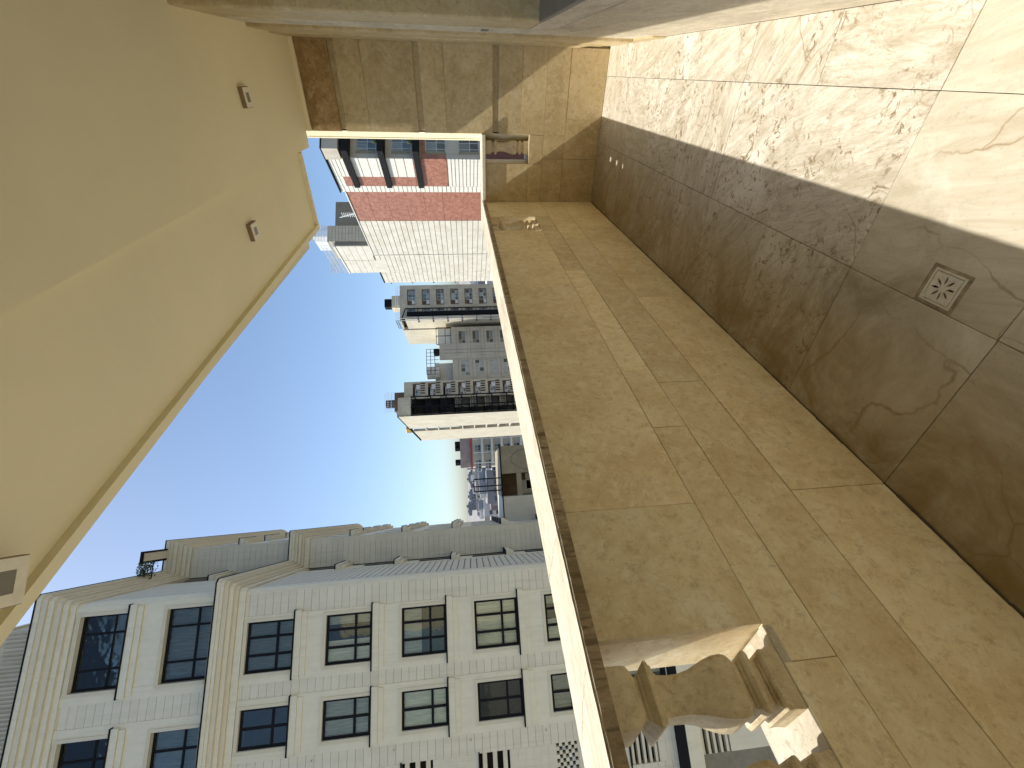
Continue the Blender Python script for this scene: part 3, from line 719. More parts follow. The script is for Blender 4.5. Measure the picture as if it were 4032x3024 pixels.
def curtain(w_, a0, a1, z0, z1, y, mt, folds=9, amp=0.035):
    bm = bmesh.new(); n = folds * 4; prev = None
    ph = random.uniform(0, 6)
    for i in range(n + 1):
        x = a0 + (a1 - a0) * i / n; yy = y + amp * math.sin(ph + i * math.pi / 2 * random.uniform(0.85, 1.15))
        a = bm.verts.new((x, yy, z0 - GZ)); b = bm.verts.new((x, yy, z1 - GZ))
        if prev: bm.faces.new((prev[0], a, b, prev[1]))
        prev = (a, b)
    me = bpy.data.meshes.new("curtain"); bm.to_mesh(me); bm.free(); me.materials.append(mt)
    ob_ = link(bpy.data.objects.new("curtain", me), w_)
    for pl in me.polygons: pl.use_smooth = True
    return ob_
def blind(w_, a0, a1, z0, z1, y, mt):
    mb = MB(); z = z0
    while z < z1:
        mb.box(a0, a1, y, y + 0.02, z - GZ, z + 0.055 - GZ); z += 0.075
    return mb.obj("blind", mt, w_)
# windows of the main face
def nwin(c, z0, z1, va, vh, style, gl):
    w_ = window(nb, 'y0', 0, c[0], c[1], z0, z1, va, vh, 0.10, 0.06, M['black'], [gl])
    archi('y0', 0, c[0], c[1], z0, z1)
    yb = 0.20
    if style == 'curtain':
        curtain(w_, c[0] + .02, c[1] - .02, z0, z1, yb, M['curtain'], 14)
    elif style == 'half':
        curtain(w_, c[0] + .02, (c[0] + c[1]) / 2 - 0.1, z0, z1, yb, M['curtain'], 7); curtain(w_, c[1] - 0.45, c[1] - .02, z0, z1, yb, M['curtain2'], 4)
    elif style == 'blind': blind(w_, c[0] + .02, c[1] - .02, z0, z1, yb, M['curtain2'])
    elif style == 'swag': curtain(w_, c[0] + .02, c[1] - .02, z0 + 1.1, z1, yb, M['curtain2'], 9, 0.05)
    elif style == 'grey': curtain(w_, c[0] + .02, c[1] - .02, z0, z1, yb, M['curtain2'], 12)
    return w_
st1 = {9.35: 'grey', 6.07: 'half', 2.83: 'swag', -0.40: 'curtain', -3.63: 'half', -6.85: 'grey'}
st2 = {9.35: 'none', 6.07: 'grey', 2.83: 'curtain', -0.40: 'none', -3.63: 'swag', -6.85: 'half'}
for s in SILLS:
    g = M['glass_blue'] if s > 8 else M['glass']
    nwin(c1, s, s + WINH, (0.33, 0.68), (0.36,), st1[s], g)
    nwin(c2, s, s + WINH, (0.5,), (0.34,), st2[s], g)
    sill('y0', 0, c1[0], c1[1], s, 0.14); sill('y0', 0, c2[0], c2[1], s, 0.14)
    if s > -4: 
        sill('x1', XC, fB[0], fB[1], s, 0.27)
        window(nb, 'x1', XC, fB[0], fB[1], s, s + WINH, (0.5,), (0.34,), 0.07, 0.06, M['black'], [M['glass_blue']])
    for c in dcols:
        sill('x1', XD, c[0], c[1], s, 0.36)
        window(nb, 'x1', XD, c[0], c[1], s, s + WINH, (), (0.34,), 0.07, 0.06, M['black'], [M['glass_blue']])
# upper two storeys
U1 = (-2.32, 0.50); U2 = (-6.85, -3.99); U3 = (-11.0, -8.6)
upf = [(12.82, 14.62), (16.10, 18.02)]
ed = XW
for a0, a1 in (U3, U2, U1):
    fb("wall_section", nb, 'y0', 0, ed, a0, -0.30, -0.03, 12.0, 19.0, M['joint'])
    zb = 12.0
    for f0, f1 in upf + [(19.0, 19.0)]:
        if f0 > zb: fb("spandrel", nb, 'y0', 0, a0, a1, -0.30, 0.012, zb, f0, M['white_trim'])
        zb = f1
    ed = a1
fb("wall_section", nb, 'y0', 0, ed, XC - 0.16, -0.30, -0.03, 12.0, 19.0, M['joint'])
nprism("corner_strip", [(XC - 0.143, -0.012), (XC, 0.10), (XC, 0.75), (XC - 0.2, 0.75), (XC - 0.2, -0.01)], 12.75, 18.4, M['white_trim'])
for (a, b) in ((0.501, XC - 0.145), (-2.75, -2.321), (-3.988, -3.55), (-7.3, -6.852)): fb("strip", nb, 'y0', 0, a, b, -0.029, 0.03, 12.6, 18.4, M['white_trim'])
boards('y0', 0, -3.548, -2.752, 12.65, 18.4); boards('y0', 0, -8.5, -7.302, 12.65, 18.4, mass=True)
boards('x1', XC, 0.77, 5.30, 12.65, 18.4, gap=0.055, mass=True); boards('y0', YC, XC + 0.03, XD - 0.01, 12.65, 18.4, mass=True)
for (f0, f1) in upf:
    for c in (U1, U2):
        w_ = window(nb, 'y0', 0, c[0], c[1], f0, f1, (0.26, 0.74), (0.33,), 0.085, 0.16, M['black'], [M['glass_blue']])
        curtain(w_, c[0] + .02, c[1] - .02, f0, f1, 0.45, M['curtain2'], 10)
        archi('y0', 0, c[0], c[1], f0, f1)
for c in (U1, U2):
    for z in (16.10,):
        sill('y0', 0, c[0], c[1], z, 0.16)
    for z in (12.82, 16.10): pass
for z in (12.85, 16.10):
    if z > 13: sill('x1', XC, fB[0], fB[1], z, 0.27)
    for c in dcols: sill('x1', XD, c[0], c[1], z, 0.36)
# cornices
def cornice(steps):
    for o, z0, z1, mt in steps: nprism("cornice_step", outline(o, cham=0.14), z0, z1, mt)
cornice([(0.10, 11.45, 11.72, M['white_trim']), (0.20, 11.7202, 11.86, M['cream_trim']), (0.34, 11.8602, 12.02, M['white_trim']), (0.46, 12.0202, 12.18, M['cream_trim']), (0.55, 12.1802, 12.30, M['white_trim']), (0.60, 12.3002, 12.44, M['white_trim']), (0.63, 12.4402, 12.49, M['black'])])
cornice([(0.10, 18.22, 18.42, M['white_trim']), (0.22, 18.4202, 18.62, M['white_trim']), (0.32, 18.6202, 18.84, M['cream_trim']), (0.43, 18.8402, 19.04, M['white_trim']), (0.52, 19.0402, 19.22, M['cream_trim']), (0.58, 19.2202, 19.40, M['white_trim']), (0.61, 19.4002, 19.45, M['black'])])
# service openings: louvre shelves, the brick lattice, small round vents
for k, (z0, z1) in enumerate(serv):
    if k == 2: continue
    n = 5 if k < 2 else 3
    for i in range(n):
        z = z0 + (z1 - z0) * (i + 0.25) / n
        fb("louvre", nb, 'y0', 0, c3[0], c3[1], -0.24, -0.03, z, z + (z1 - z0) / n * 0.42, M['cream_trim'])
    fb("shelf", nb, 'y0', 0, c3[0] - 0.05, c3[1] + 0.05, 0.0, 0.10, z1 - 0.02, z1 + 0.03, M['black'])
z0, z1 = serv[2]; nx, nz = 8, 7
for i in range(nx):
    for j in range(nz):
        if (i + j) % 2: continue
        a = c3[0] + (c3[1] - c3[0]) * i / nx; b = z0 + (z1 - z0) * j / nz
        fb("lattice_brick", nb, 'y0', 0, a, a + (c3[1] - c3[0]) / nx, -0.20, -0.03, b, b + (z1 - z0) / nz, random.choice([M['white_trim'], M['cream_trim'], M['curtain2']]))
for z in (8.35, 5.09, 1.91, -1.31, -4.5):
    mb = MB(); mb.bar((-5.62, 0.0, z - GZ), (-5.62, -0.06, z - GZ), 0.05, 14); o = mb.obj("vent", M['white_trim'], nb)
    mb = MB(); mb.bar((-5.62, -0.06, z - GZ), (-5.62, -0.062, z - GZ), 0.028, 12); mb.obj("vent_hole", M['joint'], o)
# base band seen through the balusters
hb("base_band", nb, XW, XC + 0.1, -0.5, -0.001, -7.26, -6.96, M['black'])
for o_, z0, z1 in ((0.40, -7.95, -7.75), (0.46, -7.749, -7.5), (0.52, -7.499, -7.261)): hb("base_moulding", nb, XW, XC + o_, -o_, -0.0012, z0, z1, M['white_trim'])
# roof terrace hut, ribbed plant screen
hb("roof", nb, XW, XC - 0.4, 0.3, YE - 0.2, 19.2, 19.38, M['concrete_g'])
Z6 = zz(0, 1900, 2.765)
x, z = NB.y0(*Z6(1560, 1050), 5.0); x2, z2 = NB.y0(*Z6(1560, 860), 5.0); x3, _ = NB.y0(*Z6(1590, 770), 5.0)
rh = thing("roof_screen", "small grey ribbed hut and rail on the neighbour's roof above the cornice", "roof hut", (NB.p + NB.u * x2 + NB.v * 5.0)[:2] + (19.38,), NB.rz)
MB().box(0, x3 - x2, 0, 2.0, 0, z2 - 19.38, 0.02).obj("hut_wall", M['white_trim'], rh)
box("hut_cap", rh, -0.12, x3 - x2 + 0.1, -0.15, 2.1, z2 - 19.379, z2 - 19.28, M['black'])
MB().bar((x - x2, 0, z2 - 19.9), (0, 0, z2 - 19.9), 0.03).bar((x - x2, 0, 0), (x - x2, 0, z2 - 19.9), 0.03).obj("rail", M['black'], rh)
pl = bmesh.new()
for i in range(700):
    p = Vector((random.uniform(x - x2 + .1, -0.05), random.uniform(-0.3, 0.5), 19.38 + abs(random.gauss(0, 0.45)) * (z2 - 19.9) * 0.9)); s_ = 0.07
    d = [Vector((random.gauss(0, 1), random.gauss(0, 1), random.gauss(0, 1))).normalized() * s_ for _ in range(3)]
    pl.faces.new([pl.verts.new(p + q - Vector((0, 0, 19.38))) for q in d])
me = bpy.data.meshes.new("roof_shrub"); pl.to_mesh(me); pl.free(); me.materials.append(M['leaf'])
sh = link(bpy.data.objects.new("roof_shrub", me)); sh.location = rh.location; sh.rotation_euler = rh.rotation_euler
tag(sh, "dark green shrub growing beside the hut on the neighbour's roof", "shrub")
rs = thing("plant_screen", "dark vertically ribbed screen on the roof behind the big top cornice", "roof screen", (NB.p + NB.u * -0.2 + NB.v * 2.2)[:2] + (19.38,), NB.rz)
box("screen_back", rs, -10, 0, 0.06, 3.0, 0, 3.6, M['concrete_g'])
for i in range(56): box("rib", rs, -0.05 - i * 0.17, 0.03 - i * 0.17, 0.0, 0.06, 0.0, 3.35, M['concrete_g'])
for zc in (1.15, 2.3): box("screen_band", rs, -10, 0.06, -0.03, -0.001, zc, zc + 0.05, M['white_trim'])
box("screen_cap", rs, -10, 0.1, -0.1, 3.0, 3.601, 3.85, M['white_trim'])

# ================================================================== WHITE AND RED GRANITE TOWER
RT = Frame(1886, 628.7, 42.0, 44.0)
rt = bthing("corner_tower", "tall sunlit white tower with red granite panels and black balcony slabs", "apartment building", RT)
Q2 = zz(1000, 400, 2.212); Q4 = zz(1150, 850, 5.53)
X0 = lambda q: RT.x0(*q); Y0 = lambda q: RT.y0(*q)
zr = X0(Q2(600, 430))[1]; a1 = X0(Q2(760, 786))[0]; a2 = X0(Q2(970, 1040))[0]; a3 = X0(Q2(1000, 1337))[0]; a4 = X0(Q2(1600, 1570))[0]
zg = X0(Q2(800, 786))[1]
ya = X0(Q2(1000, 735))[0]; yb_ = X0(Q2(1000, 655))[0]; y0_ = 0.0
z_hi = X0(Q2(1400, 512))[1]; 
pz = RT.x0(*Q4(930, 665))[1]; p0_ = RT.x0(*Q4(930, 665))[0]; p1_ = RT.x0(*Q4(1240, 1245))[0]
zs = X0(Q2(1120, 1530))[1]
slabsz = [(X0(Q2(880, 735))[1], 0.48), (X0(Q2(1160, 735))[1], 0.48), (X0(Q2(1435, 735))[1], 0.48)]
zlow = Y0(Q2(1675, 510))[1]
hb("core", rt, 1.2, 14, 0.9, a1, GZ, zr - 0.6, M['dark']); hb("core", rt, 1.0, 14, a1 + .01, p1_, GZ, zg - 0.2, M['concrete_g']); hb("core", rt, 1.0, 14, p1_ + .01, a4 - .3, GZ, zs - 0.2, M['concrete_g'])
# sunlit side (x = 0): zones
H0 = 2.2
def rboards(n0, n1, z0, z1, mt, pitch, out=0.0, gap=0.06, name="panel"):
    n = max(1, round((z1 - z0) / pitch)); h = (z1 - z0) / n
    for i in range(n): fb(name, rt, 'x0', 0, n0, n1, -0.10, out, z0 + i * h, z0 + (i + 1) * h - gap, mt)
fb("wall_section", rt, 'x0', 0, 0.101, a1, -0.9, -0.10, GZ, zr - 0.1, M['seam'])
fb("wall_section", rt, 'x0', 0, a1 + .001, p1_, -0.9, -0.10, GZ, zg - 0.1, M['seam'])
fb("wall_section", rt, 'x0', 0, p1_ + .001, a4 - 0.02, -0.9, -0.10, GZ, zs - 0.1, M['seam'])
zt1 = zr - 1.35
ZB = -2.5
fb("wall_section", rt, 'x0', 0, 0.0, a4, -0.10, 0.0, GZ, ZB - 0.04, M['r_white'])
rboards(0, yb_, zt1, zr, M['r_white'], 0.36)
rboards(yb_ + .02, ya, zr - 0.75, zr, M['r_white'], 0.36)
rboards(0, yb_, z_hi + 0.2, zt1 - 0.5, M['r_white'], 0.75, gap=0.06)
fb("granite_panel", rt, 'x0', 0, yb_, ya, -0.10, -0.012, z_hi + 0.2, zr - 0.78, M['granite'])
fb("granite_panel", rt, 'x0', 0, 0.0, ya, -0.10, -0.012, zlow, z_hi + 0.17, M['granite'])
rboards(0, ya, ZB, zlow - 0.04, M['r_white'], 0.345)
rboards(ya + .02, a1, ZB, zr + 0.02, M['r_white'], 0.43)
rboards(a1 + .02, a2, ZB, zg, M['granite'], 1.9, out=-0.03, gap=0.02, name="granite_panel")
rboards(a2 + .02, a3, ZB, zg, M['r_pale'], 0.62)
rboards(a3 + .08, p1_, ZB, zg, M['r_pale'], 0.62); rboards(p1_ + .02, a4, ZB, zs, M['r_pale'], 0.62)
fb("coping", rt, 'x0', 0, p1_ - .05, a4, -0.5, 0.05, zs + .001, zs + 0.12, M['r_black'])
fb("pilaster", rt, 'x0', 0, a3, a3 + 0.07, -0.10, 0.06, ZB, zg + 0.02, M['r_pale'])
fb("coping", rt, 'x0', 0, a1, a3, -0.6, 0.05, zg + .001, zg + 0.10, M['r_white'])
fb("coping", rt, 'x0', 0, -0.1, a1, -0.6, 0.12, zr + .021, zr + 0.12, M['r_black'])
# black balcony slabs wrap the corner
for z, h in slabsz:
    L = [fb("balcony_slab", rt, 'x0', 0, -1.15, ya, -0.8, 0.22, z - h - 0.03, z, M['r_black'])]
# shaded front (y = 0)
def fy(q): return Y0(q)
wz = [(Q2(890, 345), Q2(1060, 450)), (Q2(1195, 350), Q2(1365, 455)), (Q2(1490, 360), Q2(1670, 465)), (Q2(1780, 360), Q2(1960, 460))]
fl = []
wx0 = min(fy(Q2(890, 455))[0], 0.55); 
for q, r in wz: fl.append((fy(r)[1], fy(q)[1]))
fl = sorted(fl)
facade(rt, 'y0', 0, 0.12, 12, GZ, zr - 0.2, [(0.5, 2.6), (4.5, 6.6), (8.5, 10.6)], fl, M['concrete_g'], 0.9)
fb("granite_panel", rt, 'y0', 0, -0.004, 0.49, 0.0, 0.02, zlow, slabsz[2][0] - 0.6, M['granite'])
fb("granite_panel", rt, 'y0', 0, 0.49, 3.2, 0.0, 0.02, fl[1][1] + 0.02, slabsz[2][0] - 0.6, M['granite'])
for f0, f1 in fl:
    for c in (0.5, 4.5): window(rt, 'y0', 0, c, c + 2.1, f0, f1, (0.3, 0.62), (0.45,), 0.06, 0.12, M['alu'], [M['pane_d'], M['pane_m'], M['pane_d'], M['pane_m'], M['pane_d']])
for z, h in slabsz: fb("balcony_slab", rt, 'y0', 0, -0.2, 12, 0.0, 1.15, z - h - 0.03, z, M['r_black'])
for z in (zr - 1.3,): fb("roof_overhang", rt, 'y0', 0, -0.15, 12, 0.0, 1.3, z, zr, M['concrete_g'])
fb("coping", rt, 'y0', 0, -0.15, 12, 0.0, 1.35, zr + 0.021, zr + 0.12, M['r_black'])
for z in (slabsz[0][0], slabsz[1][0], slabsz[2][0]):
    for i in range(10):
        mb = MB(); mb.sphere((1.0 + i * 0.22, -0.9, z + 0.25 - GZ), 0.22, 1, (1, 0.8, 1.2 + 0.4 * math.sin(i))); mb.obj("planting", M['leaf'], rt)
fb("base_cladding", rt, 'y0', 0, 0.0, 12, 0.0, 0.06, GZ, -1.2, M['r_red'])
# stepped penthouse and grey lift block behind the parapet
fb("penthouse_wall", rt, 'x0', 0, p0_, p1_, -6.0, -0.1, zg - 1.4, pz, M['joint'])
n = 5
for i in range(n):
    h = (pz - zg) / n
    fb("panel", rt, 'x0', 0, p0_ + .01, (p0_ + p1_) / 2 - .03, -0.10, 0.0, zg + i * h + .14, zg + (i + 1) * h - 0.035 + (.14 if i < n - 1 else 0), M['r_pale'])
    fb("panel", rt, 'x0', 0, (p0_ + p1_) / 2 + .03, p1_, -0.10, 0.0, zg + i * h - .8 * (i == 0) + .14 * (i > 0), zg + (i + 1) * h - 0.035 + (.14 if i < n - 1 else 0), M['r_pale'])
fb("coping", rt, 'x0', 0, p0_ - .05, p1_ + .05, -0.5, 0.06, pz + .001, pz + 0.16, M['r_white'])
lb0 = p0_ - 2.0
hb("lift_block", rt, 0.6, 2.7, p0_ - 0.05, p0_ + 4, zg - 1, pz + 0.9, M['concrete_g'])
nbd = 12
for i in range(nbd): hb("panel", rt, 0.62, 2.68, p0_ - 0.12, p0_ - 0.0505, zg + 0.12 + i * (pz - zg + .6) / nbd, zg + 0.08 + (i + 1) * (pz - zg + .6) / nbd, M['concrete_g'])
# white railings on the roof
def railing(parent, pts, h, n, mt, r=0.03, rows=2, name="railing"):
    mb = MB()
    for a, b in zip(pts, pts[1:]):
        a = Vector(a); b = Vector(b)
        for k in range(rows): q = Vector((0, 0, h * (k + 1) / rows)); mb.bar(a + q, b + q, r, 5)
        for i in range(n + 1): c = a.lerp(b, i / n); mb.bar(c, c + Vector((0, 0, h)), r * 0.8, 5)
    return mb.obj(name, mt, parent)
railing(rt, [(0.1, p0_, pz + .16 - GZ), (0.1, p1_, pz + .16 - GZ)], 1.5, 22, M['rail_white'], 0.035, 3)
railing(rt, [(0.1, p1_, pz + 1.6 - GZ), (2.5, p1_, pz + 1.6 - GZ)], 1.0, 12, M['rail_white'], 0.035, 2)
railing(rt, [(0.3, p1_ + .05, zg - 1.5 - GZ), (0.3, a4, zg - 1.5 - GZ)], 1.1, 8, M['rail_white'], 0.04, 2)
railing(rt, [(0.6, p0_ - .1, pz + 0.9 - GZ), (2.7, p0_ - .1, pz + 0.9 - GZ)], 1.7, 20, M['rail_white'], 0.03, 5)
fb("roof_screen", rt, 'x0', 0, p0_ + 0.3, p0_ + 3.6, -1.6, -1.5, pz + 0.2, pz + 2.8, M['rail_white'])
fb("roof_parapet", rt, 'x0', 0, p0_ + 3.0, p1_ - 1.2, -1.4, -1.2, pz + 0.1, pz + 0.9, M['r_red'])
ld = MB()
for i in range(9): ld.bar((0.9, a2 - 0.2, zg + 0.2 + i * .2 - GZ), (0.9, a2 + 0.6, zg + 0.2 + i * .2 - GZ), 0.03)
ld.bar((0.9, a2 - .2, zg - GZ), (0.9, a2 + .7, zg + 2.2 - GZ), 0.05); ld.obj("ladder", M['rail_white'], rt)
# downlights along the far edge
for k, q in enumerate((Q2(1200, 1575), Q2(1385, 1570), Q2(1570, 1568), Q2(1760, 1566))):
    _, z = RT.x0(*q); mb = MB(); mb.bar((0.0, a4 + 0.15, z - GZ), (0.0, a4 + 0.15, z + 0.15 - GZ), 0.09, 8); mb.bar((0.0, a4, z + 0.15 - GZ), (0, a4 + 0.2, z + 0.15 - GZ), 0.03); mb.obj("wall_light", M['black'], rt)

# ================================================================== CONCRETE TOWERS
Zt = zz(1500, 1050, 3.6867); Zu = zz(1500, 1450, 3.6867); Zw = zz(1750, 1700, 5.53)
def zy(fr, q, off=0.0): return fr.y0(*q, off)
def zx(fr, q, off=0.0): return fr.x0(*q, off)
ORD = ["topmost", "second", "third", "fourth", "fifth", "sixth", "seventh", "eighth", "ninth", "tenth", "eleventh", "twelfth", "lowest"]
PM = [M['pane_d'], M['pane_m'], M['pane_l'], M['pane_d'], M['pane_m'], M['pane_d'], M['pane_l']]
def pmix(): return [random.choice(PM) for _ in range(6)]
# --- right one, with the black balcony frame
T2 = Frame(1600, 1264, 41.0, 93.0)
t2 = bthing("concrete_tower", "concrete tower with small windows and a black framed balcony edge, nearest the granite tower", "tower block", T2, "concrete towers beyond the yard")
L = zy(T2, Zt(900, 262))[0]; zr2 = zy(T2, Zt(290, 400))[1]
wa, wb = zy(T2, Zt(600, 555))[0], zy(T2, Zt(600, 325))[0]; wc, wd = zy(T2, Zt(650, 700))[0], zy(T2, Zt(650, 605))[0]
tops = [zy(T2, Zt(x, 440))[1] for x in (380, 595, 800, 1012, 1215, 1422)]; pit = (tops[0] - tops[-1]) / 5
fls = sorted([(tops[0] - pit * k - 1.65, tops[0] - pit * k) for k in range(12)])
bx_ = zy(T2, Zt(600, 690))[0]
hb("core", t2, 0.8, L - .1, 1.1, 13, GZ, zr2 - 0.2, M['dark'])
facade(t2, 'y0', 0.0, bx_ - 0.4, L, GZ, zr2, [(max(wc, bx_ + .3), wd), (wa, wb)], fls, M['concrete'], 0.55)
hb("wall_section", t2, L - 0.5, L, 0.56, 13, GZ, zr2, M['concrete'])
for f0, f1 in fls:
    if f0 < -8: continue
    window(t2, 'y0', 0, wa + (wb - wa) * 0.32, wb - .15, f0 + .1, f1 - .15, (0.33, 0.66), (0.4,), 0.07, 0.38, M['alu'], pmix())
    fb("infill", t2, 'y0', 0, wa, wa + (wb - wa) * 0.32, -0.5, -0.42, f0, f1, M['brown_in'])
    window(t2, 'y0', 0, max(wc, bx_ + .3), wd, f0, f1 - .1, (0.5,), (), 0.07, 0.30, M['alu'], pmix())
    a = tag(hb("air_conditioner", None, 0, 1, 0, 1, 0, 1, M['ac']), "white air conditioner box by the %s window of the balcony framed tower" % ORD[len(fls) - 1 - fls.index((f0, f1))], "air conditioner", "air conditioners on the right concrete tower")
    c = T2.p + T2.u * (wa + 0.6) + T2.v * 0.15; a.location = (c.x, c.y, f0 + 0.38); a.scale = (0.8, 0.35, 0.6); a.rotation_euler = (0, 0, T2.rz)
# balcony recess in black between x=0 and bx_
e2 = zx(T2, Zt(600, 900))[0]
hb("recess_wall", t2, 0.35, bx_ - 0.41, 0.9, 1.05, GZ, zr2 - .5, M['black'])
k = 0
for f0, f1 in fls:
    if f1 < -8: continue
    hb("floor_slab", t2, -0.05, bx_ - 0.42, -0.9, 0.88, f0 - 0.8, f0 - 0.55, M['black'])
    mb = MB(); mb.bar((bx_ + .2, -0.95, f0 - .6 - GZ), (bx_ + 0.9, -0.95, f0 - 0.6 - GZ), 0.07, 5); mb.bar((bx_ + .1, -0.95, f0 - .6 + pit / 2 - GZ), (bx_ + 0.9, -0.95, f0 - 0.6 + pit / 2 - GZ), 0.06, 5); mb.obj("brace", M['black'], t2)
mb = MB(); mb.bar((bx_ + .9, -0.95, -10 - GZ), (bx_ + .9, -0.95, zr2 - 1.0 - GZ), 0.13, 5); mb.bar((bx_ + .9, -0.95, zr2 - 1.0 - GZ), (0.3, -0.95, zr2 - .3 - GZ), 0.13, 5); mb.obj("balcony_frame", M['black'], t2)
hb("balcony_side", t2, bx_ - 0.6, bx_ + .25, -0.98, -0.02, -12, zr2 - 1.3, M['black'])
mb = MB(); mb.bar((bx_ - 1.2, -1.0, -12 - GZ), (bx_ - 1.2, -1.0, zr2 + 0.5 - GZ), 0.07, 6); mb.bar((bx_ - 1.7, -1.0, -12 - GZ), (bx_ - 1.7, -1.0, zr2 - GZ), 0.06, 6); mb.obj("pipe", M['rail_white'], t2)
# sunlit side
sA = zx(T2, Zt(600, 900))[0]; sB = zx(T2, Zt(600, 1108))[0]
fb("side_wall", t2, 'x0', 0, -0.9, sA, -0.6, 0.0, GZ, zr2 - 0.9, M['concrete_l'])
fb("side_wall", t2, 'x0', -0.25, sA + .02, sB, -0.7, 0.0, GZ, zr2 + 0.3, M['concrete_l'])
hb("roof_slab", t2, 0.0, L, 0.0, sB, zr2, zr2 + 0.25, M['concrete'])
hb("lift_block", t2, L - 4.6, L - 1.9, 1, 3.5, zr2 + .25, zr2 + 2.1, M['concrete'])
railing(t2, [(0.2, 0.2, zr2 + .25 - GZ), (L - .2, 0.2, zr2 + .25 - GZ)], 0.9, 16, M['rail_white'], 0.04)
railing(t2, [(0.2, 0.2, zr2 + .25 - GZ), (0.2, sA, zr2 + .25 - GZ)], 0.9, 6, M['black'], 0.05)
o = MB().box(-.9, .9, -.8, .8, 0, 1.6, 0.05).obj("cooling_unit", M['black']); c = T2.p + T2.u * (L - 3.3) + T2.v * 2.2; o.location = (c.x, c.y, zr2 + 2.1); o.rotation_euler = (0, 0, T2.rz)
tag(o, "dark cooling unit on top of the right concrete tower's lift block", "cooling unit")

# --- left one, with the outside stair
T4 = Frame(1630, 1644, 40.0, 88.0)
t4 = bthing("concrete_tower", "concrete tower with a black open fire stair up its corner and a slotted sunlit side", "tower block", T4, "concrete towers beyond the yard")
zr4 = zy(T4, Zu(335, 330))[1]; L4 = zy(T4, Zu(900, 180))[0]; sx = zy(T4, Zu(900, 425))[0]
w0, w1 = zy(T4, Zu(700, 395))[0], zy(T4, Zu(700, 215))[0]
tp = [zy(T4, Zu(x, 300))[1] for x in (460, 685, 905, 1125, 1342, 1555, 1770)]; pit = (tp[0] - tp[-1]) / 6
fl4 = sorted([(tp[0] - pit * k - 1.55, tp[0] - pit * k) for k in range(13)])
hb("core", t4, 1.2, L4 - .1, 1.6, 14, GZ, zr4 - .2, M['dark'])
facade(t4, 'y0', 0, sx, L4, GZ, zr4, [(w0, w1)], fl4, M['concrete'], 0.6)
hb("wall_section", t4, L4 - .5, L4, 0.61, 14, GZ, zr4, M['concrete'])
for f0, f1 in fl4:
    if f0 < -9: continue
    window(t4, 'y0', 0, w0, w0 + (w1 - w0) * 0.7, f0 + .05, f1 - .45, (0.33, 0.66), (0.45,), 0.07, 0.35, M['alu'], pmix())
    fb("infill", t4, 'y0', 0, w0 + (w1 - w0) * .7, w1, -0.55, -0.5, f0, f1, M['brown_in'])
    a = tag(box("air_conditioner", None, 0, 1, 0, 1, 0, 1, M['ac']), "white air conditioner box by the %s window of the fire stair tower" % ORD[len(fl4) - 1 - fl4.index((f0, f1))], "air conditioner", "air conditioners on the stair tower")
    c = T4.p + T4.u * (w1 - 0.75) + T4.v * 0.2; a.location = (c.x, c.y, f0 + 0.42); a.scale = (1.0, 0.4, 0.8); a.rotation_euler = (0, 0, T4.rz)
    for i in range(5): fb("vent_slat", t4, 'y0', 0, w0 + .5 + i * .5, w0 + .68 + i * .5, 0.0, 0.12, f0 - 0.95, f0 - 0.05, M['black'])
# stair bay  x from 0 to sx, open front
hb("stair_back", t4, 0.3, sx - 0.01, 2.2, 2.4, GZ, zr4 - 1.5, M['concrete_g'])
hb("stair_head", t4, 0.0, sx - 0.01, -1.6, 2.4, zr4 - 1.49, zr4 + 1.0, M['concrete'])
for f0, f1 in fl4:
    if f0 < -10: continue
    hb("landing", t4, 0.3, sx - .02, 1.1, 2.19, f0 - 0.7, f0 - 0.5, M['black']); hb("landing", t4, 0.3, sx - .02, -1.5, -0.6, f0 - .7 + pit / 2, f0 - 0.5 + pit / 2, M['black'])
    mb = MB()
    for i in range(8):
        u_ = i / 7; z = f0 - .5 + u_ * pit / 2; mb.box(sx * 0.52, sx - 0.1, 1.05 - u_ * 1.6 - .14, 1.05 - u_ * 1.6 + .14, z - .1 - GZ, z - GZ)
        z = f0 - .5 + pit / 2 + u_ * pit / 2; mb.box(0.4, sx * 0.48, -0.55 + u_ * 1.6 - .14, -0.55 + u_ * 1.6 + .14, z - .1 - GZ, z - GZ)
    mb.bar((sx * .5, 1.05, f0 + .4 - GZ), (sx * .5, -0.55, f0 + .4 + pit / 2 - GZ), 0.05, 5)
    mb.obj("stair_flight", M['black'], t4)
    railing(t4, [(0.3, -1.5, f0 - .5 + pit / 2 - GZ), (sx - .05, -1.5, f0 - .5 + pit / 2 - GZ)], 1.0, 10, M['black'], 0.04)
mb = MB()
for x in (0.15, sx * .5, sx + .1): mb.bar((x, -1.55, -12 - GZ), (x, -1.55, zr4 - 1.5 - GZ), 0.14, 5)
mb.obj("stair_post", M['black'], t4)
s1 = zx(T4, Zu(900, 850))[0]; s2 = zx(T4, Zu(900, 895))[0]; s3 = zx(T4, Zu(900, 1035))[0]
fb("side_wall", t4, 'x0', 0, -1.6, s1, -0.29, 0.0, GZ, zr4 + 0.98, M['concrete_l'])
fb("side_wall", t4, 'x0', 0, s2, s3, -0.6, 0.0, GZ, zr4 + 0.6, M['concrete_l'])
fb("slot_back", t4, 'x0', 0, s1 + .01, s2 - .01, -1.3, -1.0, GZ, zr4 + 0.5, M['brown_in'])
for k in range(10): fb("slot_slab", t4, 'x0', 0, s1 + .01, s2 - .01, -0.9, -0.05, tp[0] - 1.0 - k * 2.9, tp[0] - 0.75 - k * 2.9, M['concrete_l'])
fb("coping", t4, 'x0', 0, -1.6, s3, -0.6, 0.06, zr4 + 0.985, zr4 + 1.12, M['black'])
hb("roof_hut", t4, 2, 6, 3, 7, zr4, zr4 + 2.4, M['brown_in'])
